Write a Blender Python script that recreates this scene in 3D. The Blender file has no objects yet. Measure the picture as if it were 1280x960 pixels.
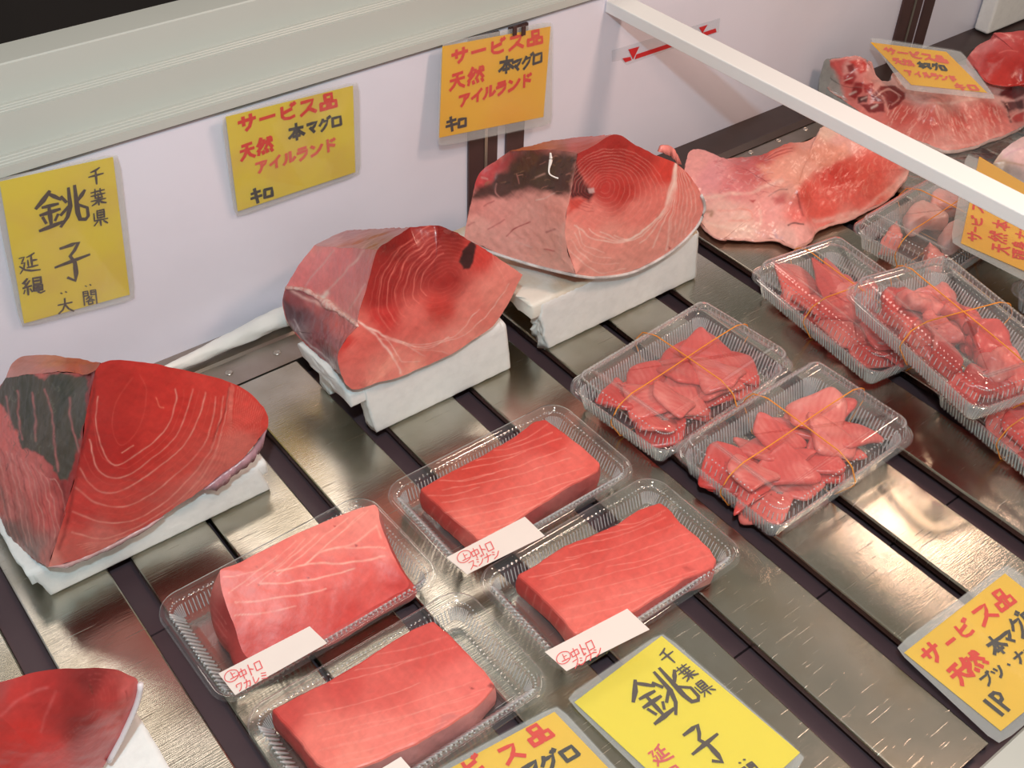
import bpy, math, random
import numpy as np
from mathutils import Vector, Matrix

C = bpy.context.scene.collection
SC = bpy.context.scene

# ---------------------------------------------------------------- camera
CP = np.array([0.0, -0.9, 0.755964])
RW = np.array([[0.7895840729, -0.6129875804, 0.0283411022],
               [-0.3884033548, -0.5349881032, -0.7502869873],
               [0.4750787575, 0.5814068762, -0.6605045182]])   # rows: right, down, forward
FPX = 1425.816
cam = bpy.data.cameras.new('camera')
cam.sensor_width = 36.0
cam.lens = FPX / 1280 * 36.0
cam.clip_start = 0.02
cam.clip_end = 50
co = bpy.data.objects.new('camera', cam)
C.objects.link(co)
co.matrix_world = Matrix(((RW[0][0], -RW[1][0], -RW[2][0], CP[0]),
                          (RW[0][1], -RW[1][1], -RW[2][1], CP[1]),
                          (RW[0][2], -RW[1][2], -RW[2][2], CP[2]),
                          (0, 0, 0, 1)))
SC.camera = co

# ---------------------------------------------------------------- world, lamps, exposure
w = bpy.data.worlds.new('world')
SC.world = w
w.use_nodes = True
w.node_tree.nodes['Background'].inputs[0].default_value = (0.60, 0.58, 0.51, 1)
w.node_tree.nodes['Background'].inputs[1].default_value = 0.46

def area(name, loc, target, size, power, color, size_y=None, shape='DISK'):
    l = bpy.data.lights.new(name, 'AREA')
    l.shape = shape
    l.size = size
    if size_y:
        l.size_y = size_y
    l.energy = power
    l.color = color
    o = bpy.data.objects.new(name, l)
    C.objects.link(o)
    o.location = loc
    o.rotation_euler = (Vector(target) - Vector(loc)).to_track_quat('-Z', 'Y').to_euler()
    return o
area('flash_lamp', (-0.03, -0.92, 0.99), (0.6, -0.2, 0.0), 0.035, 6.8, (0.62, 0.90, 1.0))
area('case_lamp', (0.95, -0.80, 0.98), (0.80, -0.2, 0.0), 0.15, 4.4, (1.0, 0.66, 0.51))
area('case_lamp', (0.12, -0.80, 0.98), (0.50, -0.20, 0.05), 0.15, 3.1, (1.0, 0.66, 0.51))
area('case_lamp', (1.75, -0.15, 1.05), (1.35, -0.18, 0.0), 0.12, 1.7, (1.0, 0.66, 0.51))
area('ceiling_tube', (0.9, 1.3, 2.0), (0.7, -0.3, 0.0), 1.6, 14.0, (1.0, 0.84, 0.74), 0.5, 'RECTANGLE')
SC.view_settings.view_transform = 'Standard'
SC.view_settings.look = 'None'
SC.view_settings.gamma = 1.0
SC.view_settings.use_curve_mapping = False
SC.view_settings.exposure = 0.0
SC.cycles.transparent_max_bounces = 32
SC.cycles.max_bounces = 10

# ---------------------------------------------------------------- helpers
def at(px, py, ax, val):
    """point of the photograph's line of sight on the plane axis=val"""
    d = RW.T @ np.array([px - 640.0, py - 480.0, FPX])
    t = (val - CP[ax]) / d[ax]
    return CP + t * d
def atp(px, py, p0, n):
    d = RW.T @ np.array([px - 640.0, py - 480.0, FPX])
    t = np.dot(np.array(p0) - CP, n) / np.dot(d, n)
    return CP + t * d
def proj(P):
    c = (np.asarray(P) - CP) @ RW.T
    return c[:, :2] / c[:, 2:3] * FPX + np.array([640.0, 480.0])
def zc(pts, ox, oy, s):
    return [(ox + a / s, oy + b / s) for a, b in pts]
def lin(c):
    c = np.asarray(c, float) / 255.0
    return np.where(c <= 0.04045, c / 12.92, ((c + 0.055) / 1.055) ** 2.4)
def tag(o, label=None, cat=None, group=None, kind=None):
    if label: o['label'] = label
    if cat: o['category'] = cat
    if group: o['group'] = group
    if kind: o['kind'] = kind
    return o
WORLDP = set()          # Empties whose parts are modelled in world coordinates
def base(name, loc):
    o = empty(name, [float(v) for v in loc])
    WORLDP.add(o.name)
    return o
def empty(name, loc=(0, 0, 0), rot=(0, 0, 0)):
    o = bpy.data.objects.new(name, None)
    o.empty_display_size = 0.02
    C.objects.link(o)
    o.location = loc
    o.rotation_euler = rot
    return o
def link(name, me, mat, parent=None, loc=None):
    o = bpy.data.objects.new(name, me)
    C.objects.link(o)
    if mat and not me.materials:
        me.materials.append(mat)
    if parent:
        o.parent = parent
        if loc is None and parent.name in WORLDP:
            o.location = -Vector(parent.location)
    if loc is not None:
        o.location = loc
    return o
def mesh(name, V, F, smooth=False):
    me = bpy.data.meshes.new(name)
    me.from_pydata([tuple(map(float, v)) for v in V], [], [tuple(f) for f in F])
    me.update()
    if smooth:
        me.shade_smooth()
    return me
def qmesh(name, V, Q, col=None, smooth=True):
    """fast mesh from arrays of vertices and quads (triangles repeat nothing)"""
    V = np.asarray(V, np.float32)
    Q = np.asarray(Q, np.int32)
    me = bpy.data.meshes.new(name)
    me.vertices.add(len(V))
    me.vertices.foreach_set('co', V.ravel())
    k = Q.shape[1]
    me.loops.add(Q.size)
    me.loops.foreach_set('vertex_index', Q.ravel())
    me.polygons.add(len(Q))
    me.polygons.foreach_set('loop_start', np.arange(0, Q.size, k, dtype=np.int32))
    me.polygons.foreach_set('loop_total', np.full(len(Q), k, np.int32))
    me.update(calc_edges=True)
    me.validate()
    if col is not None:
        a = me.color_attributes.new('Col', 'FLOAT_COLOR', 'POINT')
        c = np.ones((len(V), 4), np.float32)
        c[:, :3] = col
        a.data.foreach_set('color', c.ravel())
    if smooth:
        me.shade_smooth()
    return me
def box_data(x0, x1, y0, y1, z0, z1):
    V = [(x0, y0, z0), (x1, y0, z0), (x1, y1, z0), (x0, y1, z0), (x0, y0, z1), (x1, y0, z1), (x1, y1, z1), (x0, y1, z1)]
    F = [(0, 3, 2, 1), (4, 5, 6, 7), (0, 1, 5, 4), (1, 2, 6, 5), (2, 3, 7, 6), (3, 0, 4, 7)]
    return V, F
def box(name, x0, x1, y0, y1, z0, z1, mat, parent=None, bevel=0):
    V, F = box_data(x0, x1, y0, y1, z0, z1)
    me = mesh(name, V, F)
    o = link(name, me, mat, parent)
    if bevel:
        m = o.modifiers.new('bevel', 'BEVEL')
        m.width = bevel
        m.segments = 3
    return o
def extrude_x(name, prof, x0, x1, mat, parent=None):
    """closed (y,z) profile extruded along x"""
    n = len(prof)
    V = [(x0, y, z) for y, z in prof] + [(x1, y, z) for y, z in prof]
    F = [(i, (i + 1) % n, n + (i + 1) % n, n + i) for i in range(n)]
    F += [tuple(range(n))[::-1], tuple(range(n, 2 * n))]
    return link(name, mesh(name, V, F), mat, parent)
def tube(name, pts, r, mat, parent=None, closed=False, seg=8):
    P = [Vector(p) for p in pts]
    n = len(P)
    V, F = [], []
    up = Vector((0, 0, 1))
    for i in range(n):
        a = P[(i - 1) % n] if closed or i > 0 else P[i]
        b = P[(i + 1) % n] if closed or i < n - 1 else P[i]
        t = (b - a).normalized()
        s = t.cross(up)
        if s.length < 0.2:
            s = t.cross(Vector((1, 0, 0.01)))
        s.normalize()
        u = s.cross(t)
        rr = r[i] if isinstance(r, (list, tuple)) else r
        for k in range(seg):
            an = 2 * math.pi * k / seg
            V.append(P[i] + s * (math.cos(an) * rr) + u * (math.sin(an) * rr))
    m = n if closed else n - 1
    for i in range(m):
        for k in range(seg):
            a, b = i * seg + k, i * seg + (k + 1) % seg
            c, d = ((i + 1) % n) * seg + (k + 1) % seg, ((i + 1) % n) * seg + k
            F.append((a, b, c, d))
    if not closed:
        F.append(tuple(range(seg))[::-1])
        F.append(tuple(range((n - 1) * seg, n * seg)))
    return link(name, mesh(name, V, F, True), mat, parent)
def pnoise(P, sc, seed=0, oct=3):
    """cheap smooth noise at points, about -1..1"""
    P = np.asarray(P, float)
    rs = np.random.RandomState(seed)
    out = np.zeros(len(P))
    a, tot = 1.0, 0.0
    for o in range(oct):
        s = np.zeros(len(P))
        for j in range(5):
            k = rs.normal(size=P.shape[1])
            k *= sc * (2 ** o) * 2.0 / np.linalg.norm(k)
            s += np.sin(P @ k + rs.uniform(0, 6.28) + 1.3 * np.sin(P @ (k[::-1] * 0.7) + rs.uniform(0, 6.28)))
        out += a * s / 3.0
        tot += a
        a *= 0.55
    return out / tot

# ---------------------------------------------------------------- materials
def nt(name):
    m = bpy.data.materials.new(name)
    m.use_nodes = True
    return m, m.node_tree.nodes, m.node_tree.links
def pbr(name, color, rough=0.5, metal=0.0, var=0.0, vscale=20.0, bump=0.0, bscale=80.0, color2=None, spec=0.5, coat=0.0):
    m, N, L = nt(name)
    b = N['Principled BSDF']
    b.inputs['Roughness'].default_value = rough
    b.inputs['Metallic'].default_value = metal
    b.inputs['Specular IOR Level'].default_value = spec
    b.inputs['Coat Weight'].default_value = coat
    b.inputs['Base Color'].default_value = (*color, 1)
    tc = N.new('ShaderNodeTexCoord')
    if var > 0 or color2:
        n = N.new('ShaderNodeTexNoise')
        n.inputs['Scale'].default_value = vscale
        n.inputs['Detail'].default_value = 6
        L.new(tc.outputs['Object'], n.inputs['Vector'])
        mx = N.new('ShaderNodeMix')
        mx.data_type = 'RGBA'
        mx.inputs[6].default_value = (*color, 1)
        c2 = color2 if color2 else tuple(c * (1 - var) for c in color)
        mx.inputs[7].default_value = (*c2, 1)
        r = N.new('ShaderNodeMapRange')
        r.inputs[1].default_value = 0.42
        r.inputs[2].default_value = 0.68
        L.new(n.outputs['Fac'], r.inputs[0])
        L.new(r.outputs[0], mx.inputs[0])
        L.new(mx.outputs[2], b.inputs['Base Color'])
    if bump > 0:
        n = N.new('ShaderNodeTexNoise')
        n.inputs['Scale'].default_value = bscale
        n.inputs['Detail'].default_value = 5
        L.new(tc.outputs['Object'], n.inputs['Vector'])
        bp = N.new('ShaderNodeBump')
        bp.inputs['Strength'].default_value = bump
        bp.inputs['Distance'].default_value = 0.001
        L.new(n.outputs['Fac'], bp.inputs['Height'])
        L.new(bp.outputs[0], b.inputs['Normal'])
    return m
def steel_mat(name, base=(0.52, 0.505, 0.445), rough=0.22):
    """brushed, scratched stainless steel"""
    m, N, L = nt(name)
    b = N['Principled BSDF']
    b.inputs['Metallic'].default_value = 1.0
    tc = N.new('ShaderNodeTexCoord')
    # long fine brushing across the slat
    mp = N.new('ShaderNodeMapping')
    mp.inputs['Scale'].default_value = (60, 900, 60)
    mp.inputs['Rotation'].default_value = (0, 0, math.radians(8))
    L.new(tc.outputs['Object'], mp.inputs[0])
    n1 = N.new('ShaderNodeTexNoise')
    n1.inputs['Scale'].default_value = 1.0
    n1.inputs['Detail'].default_value = 5
    L.new(mp.outputs[0], n1.inputs['Vector'])
    # single scratches: thin voronoi-edge-like lines in a warped coordinate
    n2 = N.new('ShaderNodeTexNoise')
    n2.inputs['Scale'].default_value = 9
    L.new(tc.outputs['Object'], n2.inputs['Vector'])
    mp2 = N.new('ShaderNodeMapping')
    mp2.inputs['Scale'].default_value = (16, 520, 16)
    mp2.inputs['Rotation'].default_value = (0, 0, math.radians(28))
    L.new(tc.outputs['Object'], mp2.inputs[0])
    n3 = N.new('ShaderNodeTexNoise')
    n3.inputs['Scale'].default_value = 1.4
    n3.inputs['Detail'].default_value = 3
    L.new(mp2.outputs[0], n3.inputs['Vector'])
    sr = N.new('ShaderNodeMapRange')
    sr.inputs[1].default_value = 0.665
    sr.inputs[2].default_value = 0.74
    L.new(n3.outputs['Fac'], sr.inputs[0])
    # stains
    n4 = N.new('ShaderNodeTexNoise')
    n4.inputs['Scale'].default_value = 14
    n4.inputs['Detail'].default_value = 4
    L.new(tc.outputs['Object'], n4.inputs['Vector'])
    cr = N.new('ShaderNodeMix')
    cr.data_type = 'RGBA'
    cr.inputs[6].default_value = (*base, 1)
    cr.inputs[7].default_value = (base[0] * 0.78, base[1] * 0.76, base[2] * 0.70, 1)
    mr = N.new('ShaderNodeMapRange')
    mr.inputs[1].default_value = 0.4
    mr.inputs[2].default_value = 0.65
    L.new(n4.outputs['Fac'], mr.inputs[0])
    L.new(mr.outputs[0], cr.inputs[0])
    L.new(cr.outputs[2], b.inputs['Base Color'])
    rr = N.new('ShaderNodeMath')
    rr.operation = 'MULTIPLY_ADD'
    rr.inputs[1].default_value = 0.14
    rr.inputs[2].default_value = rough - 0.07
    L.new(n4.outputs['Fac'], rr.inputs[0])
    rs = N.new('ShaderNodeMath')
    rs.operation = 'MULTIPLY_ADD'
    rs.inputs[1].default_value = 0.20
    L.new(sr.outputs[0], rs.inputs[0])
    L.new(rr.outputs[0], rs.inputs[2])
    L.new(rs.outputs[0], b.inputs['Roughness'])
    ad = N.new('ShaderNodeMath')
    ad.operation = 'MULTIPLY_ADD'
    ad.inputs[1].default_value = 0.7
    L.new(sr.outputs[0], ad.inputs[0])
    L.new(n1.outputs['Fac'], ad.inputs[2])
    bp = N.new('ShaderNodeBump')
    bp.inputs['Strength'].default_value = 0.22
    bp.inputs['Distance'].default_value = 0.0005
    L.new(ad.outputs[0], bp.inputs['Height'])
    L.new(bp.outputs[0], b.inputs['Normal'])
    return m
def clear_mat(name, tint=(0.97, 0.98, 0.98), rough=0.06, haze=0.03, boost=1.6, bump=0.0, bscale=60, graze=0.0):
    """thin clear plastic sheet: transparent with a Fresnel gloss and a trace of haze"""
    m, N, L = nt(name)
    for n in list(N):
        if n.type == 'BSDF_PRINCIPLED':
            N.remove(n)
    out = [n for n in N if n.type == 'OUTPUT_MATERIAL'][0]
    tr = N.new('ShaderNodeBsdfTransparent')
    tr.inputs[0].default_value = (*tint, 1)
    gl = N.new('ShaderNodeBsdfGlossy')
    gl.inputs['Roughness'].default_value = rough
    gl.inputs[0].default_value = (1, 1, 1, 1)
    df = N.new('ShaderNodeBsdfDiffuse')
    df.inputs[0].default_value = (0.9, 0.92, 0.93, 1)
    ge = N.new('ShaderNodeNewGeometry')
    dt = N.new('ShaderNodeVectorMath')
    dt.operation = 'DOT_PRODUCT'
    L.new(ge.outputs['Incoming'], dt.inputs[0])
    L.new(ge.outputs['Normal'], dt.inputs[1])
    ab = N.new('ShaderNodeMath')
    ab.operation = 'ABSOLUTE'
    L.new(dt.outputs['Value'], ab.inputs[0])
    om = N.new('ShaderNodeMath')
    om.operation = 'SUBTRACT'
    om.inputs[0].default_value = 1.0
    om.use_clamp = True
    L.new(ab.outputs[0], om.inputs[1])
    pw = N.new('ShaderNodeMath')
    pw.operation = 'POWER'
    pw.inputs[1].default_value = 5.0
    L.new(om.outputs[0], pw.inputs[0])
    fr = N.new('ShaderNodeMath')
    fr.operation = 'MULTIPLY_ADD'
    fr.inputs[1].default_value = 0.955
    fr.inputs[2].default_value = 0.045
    L.new(pw.outputs[0], fr.inputs[0])
    mu = N.new('ShaderNodeMath')
    mu.operation = 'MULTIPLY'
    mu.use_clamp = True
    mu.inputs[1].default_value = boost
    L.new(fr.outputs[0], mu.inputs[0])
    if bump:
        tc = N.new('ShaderNodeTexCoord')
        n = N.new('ShaderNodeTexNoise')
        n.inputs['Scale'].default_value = bscale
        L.new(tc.outputs['Object'], n.inputs['Vector'])
        bp = N.new('ShaderNodeBump')
        bp.inputs['Strength'].default_value = bump
        bp.inputs['Distance'].default_value = 0.002
        L.new(n.outputs['Fac'], bp.inputs['Height'])
        L.new(bp.outputs[0], gl.inputs['Normal'])
        L.new(bp.outputs[0], dt.inputs[1])
    m1 = N.new('ShaderNodeMixShader')
    hz = N.new('ShaderNodeMath')
    hz.operation = 'POWER'
    hz.inputs[1].default_value = 2.2
    L.new(om.outputs[0], hz.inputs[0])
    hz2 = N.new('ShaderNodeMath')
    hz2.operation = 'MULTIPLY_ADD'
    hz2.inputs[1].default_value = graze
    hz2.inputs[2].default_value = haze
    hz2.use_clamp = True
    L.new(hz.outputs[0], hz2.inputs[0])
    L.new(hz2.outputs[0], m1.inputs[0])
    L.new(tr.outputs[0], m1.inputs[1])
    L.new(df.outputs[0], m1.inputs[2])
    m2 = N.new('ShaderNodeMixShader')
    L.new(mu.outputs[0], m2.inputs[0])
    L.new(m1.outputs[0], m2.inputs[1])
    L.new(gl.outputs[0], m2.inputs[2])
    L.new(m2.outputs[0], out.inputs[0])
    return m
def meat_mat(name, rough=0.44, grain=0.07, bump=0.22, bscale=220, spec=0.5):
    """flesh whose pigment is kept in the mesh's colour attribute, with procedural grain and wet gloss"""
    m, N, L = nt(name)
    b = N['Principled BSDF']
    at_ = N.new('ShaderNodeAttribute')
    at_.attribute_name = 'Col'
    tc = N.new('ShaderNodeTexCoord')
    n = N.new('ShaderNodeTexNoise')
    n.inputs['Scale'].default_value = 160
    n.inputs['Detail'].default_value = 6
    n.inputs['Distortion'].default_value = 0.4
    L.new(tc.outputs['Object'], n.inputs['Vector'])
    r = N.new('ShaderNodeMapRange')
    r.inputs[1].default_value = 0.3
    r.inputs[2].default_value = 0.7
    r.inputs[3].default_value = 1 - grain
    r.inputs[4].default_value = 1 + grain
    L.new(n.outputs['Fac'], r.inputs[0])
    mx = N.new('ShaderNodeVectorMath')
    mx.operation = 'SCALE'
    L.new(at_.outputs['Color'], mx.inputs[0])
    L.new(r.outputs[0], mx.inputs['Scale'])
    L.new(mx.outputs[0], b.inputs['Base Color'])
    b.inputs['Roughness'].default_value = rough
    b.inputs['Specular IOR Level'].default_value = spec
    n2 = N.new('ShaderNodeTexNoise')
    n2.inputs['Scale'].default_value = bscale
    n2.inputs['Detail'].default_value = 4
    L.new(tc.outputs['Object'], n2.inputs['Vector'])
    bp = N.new('ShaderNodeBump')
    bp.inputs['Strength'].default_value = bump
    bp.inputs['Distance'].default_value = 0.0012
    L.new(n2.outputs['Fac'], bp.inputs['Height'])
    L.new(bp.outputs[0], b.inputs['Normal'])
    return m

M = {}
M['wall'] = pbr('white_panel', (0.83, 0.82, 0.92), 0.35, var=0.05, vscale=7, bump=0.25, bscale=55)
M['rail'] = pbr('cream_painted_metal', (0.54, 0.56, 0.52), 0.38, var=0.05, vscale=5)
M['bar'] = pbr('white_painted_bar', (0.90, 0.90, 0.90), 0.3)
M['brown'] = pbr('brown_channel', (0.085, 0.040, 0.038), 0.4, var=0.2, vscale=25)
M['base'] = pbr('dark_plum_base', (0.105, 0.060, 0.068), 0.5, var=0.15, vscale=12)
M['dark'] = pbr('dark_brown_strip', (0.050, 0.030, 0.027), 0.38, var=0.2, vscale=30)
M['far'] = pbr('dark_backdrop', (0.016, 0.011, 0.010), 0.8, var=0.4, vscale=5)
M['steel'] = steel_mat('brushed_steel')
M['steel2'] = steel_mat('steel_strip', (0.42, 0.37, 0.33), 0.34)
M['screw'] = pbr('screw_metal', (0.55, 0.50, 0.45), 0.35, metal=1.0)
M['foam'] = pbr('white_foam', (0.86, 0.86, 0.84), 0.75, var=0.06, vscale=90, bump=0.5, bscale=240)
M['foamstain'] = pbr('stained_foam_top', (0.84, 0.82, 0.74), 0.4, vscale=14, color2=(0.55, 0.30, 0.06), var=0.3, bump=0.4, bscale=200)
M['foamcut'] = pbr('broken_foam_edge', (0.84, 0.87, 0.88), 0.7, var=0.2, vscale=160, bump=1.0, bscale=300)
M['clear'] = clear_mat('clear_tray_plastic', haze=0.02, graze=0.40, boost=1.8)
M['lid'] = clear_mat('clear_lid_plastic', rough=0.04, haze=0.02, boost=1.8, graze=0.35)
M['rib'] = clear_mat('thick_clear_ribs', rough=0.08, haze=0.34, boost=3.4, graze=0.5)
M['sleeve'] = clear_mat('clear_sleeve', rough=0.09, haze=0.03, boost=0.7, bump=0.18, bscale=35)
M['edge'] = clear_mat('moulded_clear_ribs', rough=0.10, haze=0.45, boost=4.0, graze=0.4)
M['sleeveback'] = clear_mat('clear_sleeve_back', tint=(.97,.96,.94), rough=0.2, haze=0.22, boost=0.6)
M['film'] = clear_mat('crumpled_film', rough=0.12, haze=0.08, boost=2.0, bump=0.8, bscale=50)
M['yellow'] = pbr('yellow_card', (0.86, 0.66, 0.035), 0.6, vscale=18, color2=(0.80, 0.56, 0.06), var=0.1)
M['orange'] = pbr('orange_card', (0.92, 0.50, 0.010), 0.6, vscale=12, color2=(0.90, 0.44, 0.012), var=0.1)
M['lemon'] = pbr('lemon_card', (0.95, 0.76, 0.03), 0.6, var=0.03, vscale=10)
M['amber'] = pbr('amber_card', (0.94, 0.58, 0.03), 0.6, var=0.05, vscale=10)
M['ink'] = pbr('black_ink', (0.035, 0.028, 0.025), 0.6)
M['brownink'] = pbr('faded_black_ink', (0.075, 0.045, 0.035), 0.6)
M['redink'] = pbr('red_ink', (0.80, 0.035, 0.012), 0.6)
M['pinkink'] = pbr('faded_red_ink', (0.85, 0.13, 0.07), 0.6)
M['redpen'] = pbr('red_pen', (0.75, 0.10, 0.10), 0.6)
M['paper'] = pbr('white_paper', (0.82, 0.71, 0.65), 0.6, var=0.03, vscale=30)
M['paperroll'] = pbr('wet_white_paper', (0.90, 0.89, 0.84), 0.5, var=0.08, vscale=30, bump=0.6, bscale=60)
M['band'] = pbr('orange_rubber', (0.85, 0.30, 0.03), 0.5)
M['redtape'] = pbr('red_tape', (0.65, 0.025, 0.03), 0.4)
M['meat'] = meat_mat('tuna_flesh')
M['wet'] = meat_mat('wet_tuna_flesh', rough=0.29, bump=0.35, bscale=130)
M['matte'] = meat_mat('tuna_block_flesh', rough=0.42, bump=0.25, spec=0.4)
def slice_mat():
    m, N, L = nt('tuna_slice_flesh')
    b = N['Principled BSDF']
    tc = N.new('ShaderNodeTexCoord')
    oi = N.new('ShaderNodeObjectInfo')
    wv = N.new('ShaderNodeTexWave')
    wv.inputs['Scale'].default_value = 55
    wv.inputs['Distortion'].default_value = 7.0
    wv.inputs['Detail'].default_value = 3
    L.new(tc.outputs['Object'], wv.inputs['Vector'])
    cr = N.new('ShaderNodeValToRGB')
    cr.color_ramp.elements[0].position = 0.0
    cr.color_ramp.elements[0].color = (*lin((196, 46, 44)), 1)
    cr.color_ramp.elements[1].position = 1.0
    cr.color_ramp.elements[1].color = (*lin((242, 136, 126)), 1)
    e = cr.color_ramp.elements.new(0.55)
    e.color = (*lin((224, 82, 76)), 1)
    n = N.new('ShaderNodeTexNoise')
    n.inputs['Scale'].default_value = 45
    n.inputs['Detail'].default_value = 4
    L.new(tc.outputs['Object'], n.inputs['Vector'])
    a = N.new('ShaderNodeMath')
    a.operation = 'MULTIPLY_ADD'
    a.inputs[1].default_value = 0.11
    L.new(wv.outputs['Fac'], a.inputs[0])
    a2 = N.new('ShaderNodeMath')
    a2.operation = 'MULTIPLY_ADD'
    a2.inputs[1].default_value = 0.55
    L.new(oi.outputs['Random'], a2.inputs[0])
    L.new(n.outputs['Fac'], a2.inputs[2])
    a3 = N.new('ShaderNodeMath')
    a3.operation = 'SUBTRACT'
    a3.inputs[1].default_value = 0.20
    L.new(a2.outputs[0], a3.inputs[0])
    L.new(a3.outputs[0], a.inputs[2])
    L.new(a.outputs[0], cr.inputs[0])
    L.new(cr.outputs[0], b.inputs['Base Color'])
    b.inputs['Roughness'].default_value = 0.3
    n2 = N.new('ShaderNodeTexNoise')
    n2.inputs['Scale'].default_value = 150
    L.new(tc.outputs['Object'], n2.inputs['Vector'])
    bp = N.new('ShaderNodeBump')
    bp.inputs['Strength'].default_value = 0.4
    bp.inputs['Distance'].default_value = 0.001
    L.new(n2.outputs['Fac'], bp.inputs['Height'])
    L.new(bp.outputs[0], b.inputs['Normal'])
    return m
M['slice'] = slice_mat()

# ---------------------------------------------------------------- the case: walls, rail, bar, floor
wall = box('wall_back', -0.6, 2.6, 0.0, 0.02, -0.06, 0.247, M['wall'])
tag(wall, kind='structure')
far = box('wall_far', -1.6, 3.2, 0.75, 0.78, -0.2, 1.25, M['far'])
tag(far, kind='structure')
# stepped sliding-door rail on top of the back wall; bands measured at the frame's left edge
z0 = at(0, 223, 1, 0.0)[2]
yf = -0.010
z0 = at(0, 223, 1, yf)[2]
prof = [(yf, z0)]
zz = at(0, 211, 1, yf)[2]
prof.append((yf, zz))
def ledge(py):
    """horizontal ledge with two fine grooves, back to the sight line at py"""
    y0, z = prof[-1]
    y1 = at(0, py, 2, z)[1]
    n = 4
    for i in range(1, n):
        t = y0 + (y1 - y0) * i / n
        prof.append((t - 0.0012, z + 0.0002))
        prof.append((t, z - 0.0016))
        prof.append((t + 0.0010, z))
    prof.append((y1, z))
def riser(py):
    y = prof[-1][0]
    prof.append((y, at(0, py, 1, y)[2]))
ledge(194); riser(144); ledge(130); riser(82)
y_, z_ = prof[-1]
yt = at(0, 57, 2, z_)[1]
prof += [(y_ + 0.001, z_ + 0.0012), (yt, z_ + 0.0012), (yt, z0 - 0.03), (0.0005, z0 - 0.03), (0.0005, z0)]
rail = extrude_x('trim_1', prof, -0.6, 0.8485, M['rail'])
tag(rail, kind='structure')
rail2 = extrude_x('trim_6', [(p[0] + 0.012, p[1]) for p in prof], 0.8485, 2.6, M['rail'])
tag(rail2, kind='structure')
# white cross bar running from the wall to the front
zb = at(757.5, 0, 1, 0.0)[2]
zl = at(757.5, 14.5, 1, 0.0)[2]
bar = box('trim_2', 0.8488, 0.8488 + 0.0295, -0.80, -0.0006, zl, zb, M['bar'], bevel=0.0012)
tag(bar, kind='structure')
# plum coloured base in two panels with an open joint, steel slats laid above it
fl = box('floor', -0.4, 2.4, -0.80, -0.001, -0.040, -0.030, M['base'])
tag(fl, kind='structure')
for x0, x1, y0, y1 in ((-0.4, 1.0, -0.80, -0.5905), (-0.4, 1.0, -0.5885, -0.2890), (-0.4, 1.0, -0.2870, -0.002), (1.003, 2.4, -0.80, -0.002)):
    box('base_panel', x0, x1, y0, y1, -0.0299, -0.022, M['base'], fl)
SL = [(-0.126, -0.053), (-0.047, 0.0341), (0.0555, 0.1263), (0.1462, 0.2165), (0.2200, 0.2947), (0.3150, 0.3890),
      (0.4096, 0.4855), (0.5085, 0.5845), (0.6065, 0.6805), (0.6925, 0.7620), (0.7880, 0.8620), (0.8850, 0.9560),
      (0.9760, 1.0480), (1.0700, 1.1420), (1.1640, 1.2360), (1.2580, 1.3300), (1.3520, 1.4240), (1.4460, 1.5180),
      (1.5400, 1.6120), (1.6340, 1.7060)]
for x0, x1 in SL:
    # a folded plate: flat top with two short turned-down lips
    t, d, c = 0.0016, 0.007, 0.0017
    pr_ = [(x0, -d), (x0, -c), (x0 + c * .35, -c * .35), (x0 + c, 0), (x1 - c, 0), (x1 - c * .35, -c * .35), (x1, -c), (x1, -d), (x1 - t, -d), (x1 - t, -c), (x1 - c, -t), (x0 + c, -t), (x0 + t, -c), (x0 + t, -d)]
    ya, yb = -0.766, -0.0775
    n = len(pr_)
    V = [(x, ya, z) for x, z in pr_] + [(x, yb, z) for x, z in pr_]
    F = [(i, (i + 1) % n, n + (i + 1) % n, n + i) for i in range(n)]
    for a in range(n // 2 - 1):
        F.append((a, n - 1 - a, n - 2 - a, a + 1))
        F.append((n + a, n + a + 1, 2 * n - 2 - a, 2 * n - 1 - a))
    link('slat', mesh('slat', V, F), M['steel'], fl)
# steel strip along the wall with screws
st = extrude_x('trim_3', [(-0.0005, 0.001), (-0.0005, 0.003), (-0.034, 0.0012), (-0.037, -0.001), (-0.040, 0.0012), (-0.0762, 0.0012), (-0.0762, -0.02), (-0.002, -0.02)], -0.5, 2.4, M['steel2'])
tag(st, kind='structure')
def screw(x, y):
    V, F = [], []
    n = 14
    for r, z in ((0.0042, 0.0012), (0.0038, 0.0022), (0.0022, 0.0024), (0.0017, 0.0016), (0.0008, 0.0016)):
        for k in range(n):
            V.append((r * math.cos(6.2832 * k / n), r * math.sin(6.2832 * k / n), z))
    for j in range(4):
        for k in range(n):
            F.append((j * n + k, j * n + (k + 1) % n, (j + 1) * n + (k + 1) % n, (j + 1) * n + k))
    F.append(tuple(range(4 * n, 5 * n)))
    link('screw', mesh('screw', V, F, True), M['screw'], st, (x, y, 0))
for k in range(-3, 30):
    screw(0.3236 + 0.0541 * k, -0.0555)
dk = extrude_x('trim_4', [(-0.0006, 0.0032), (-0.0006, 0.010), (-0.0385, 0.0065), (-0.0410, 0.0065), (-0.0500, 0.0026), (-0.0500, 0.0016), (-0.036, 0.0016)], 0.86, 2.4, M['dark'])
tag(dk, kind='structure')
fr = extrude_x('trim_5', [(-0.774, -0.03), (-0.774, -0.001), (-0.776, 0.002), (-0.84, 0.002), (-0.84, -0.03)], -0.6, 2.4, M['rail'])
tag(fr, kind='structure')
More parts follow.
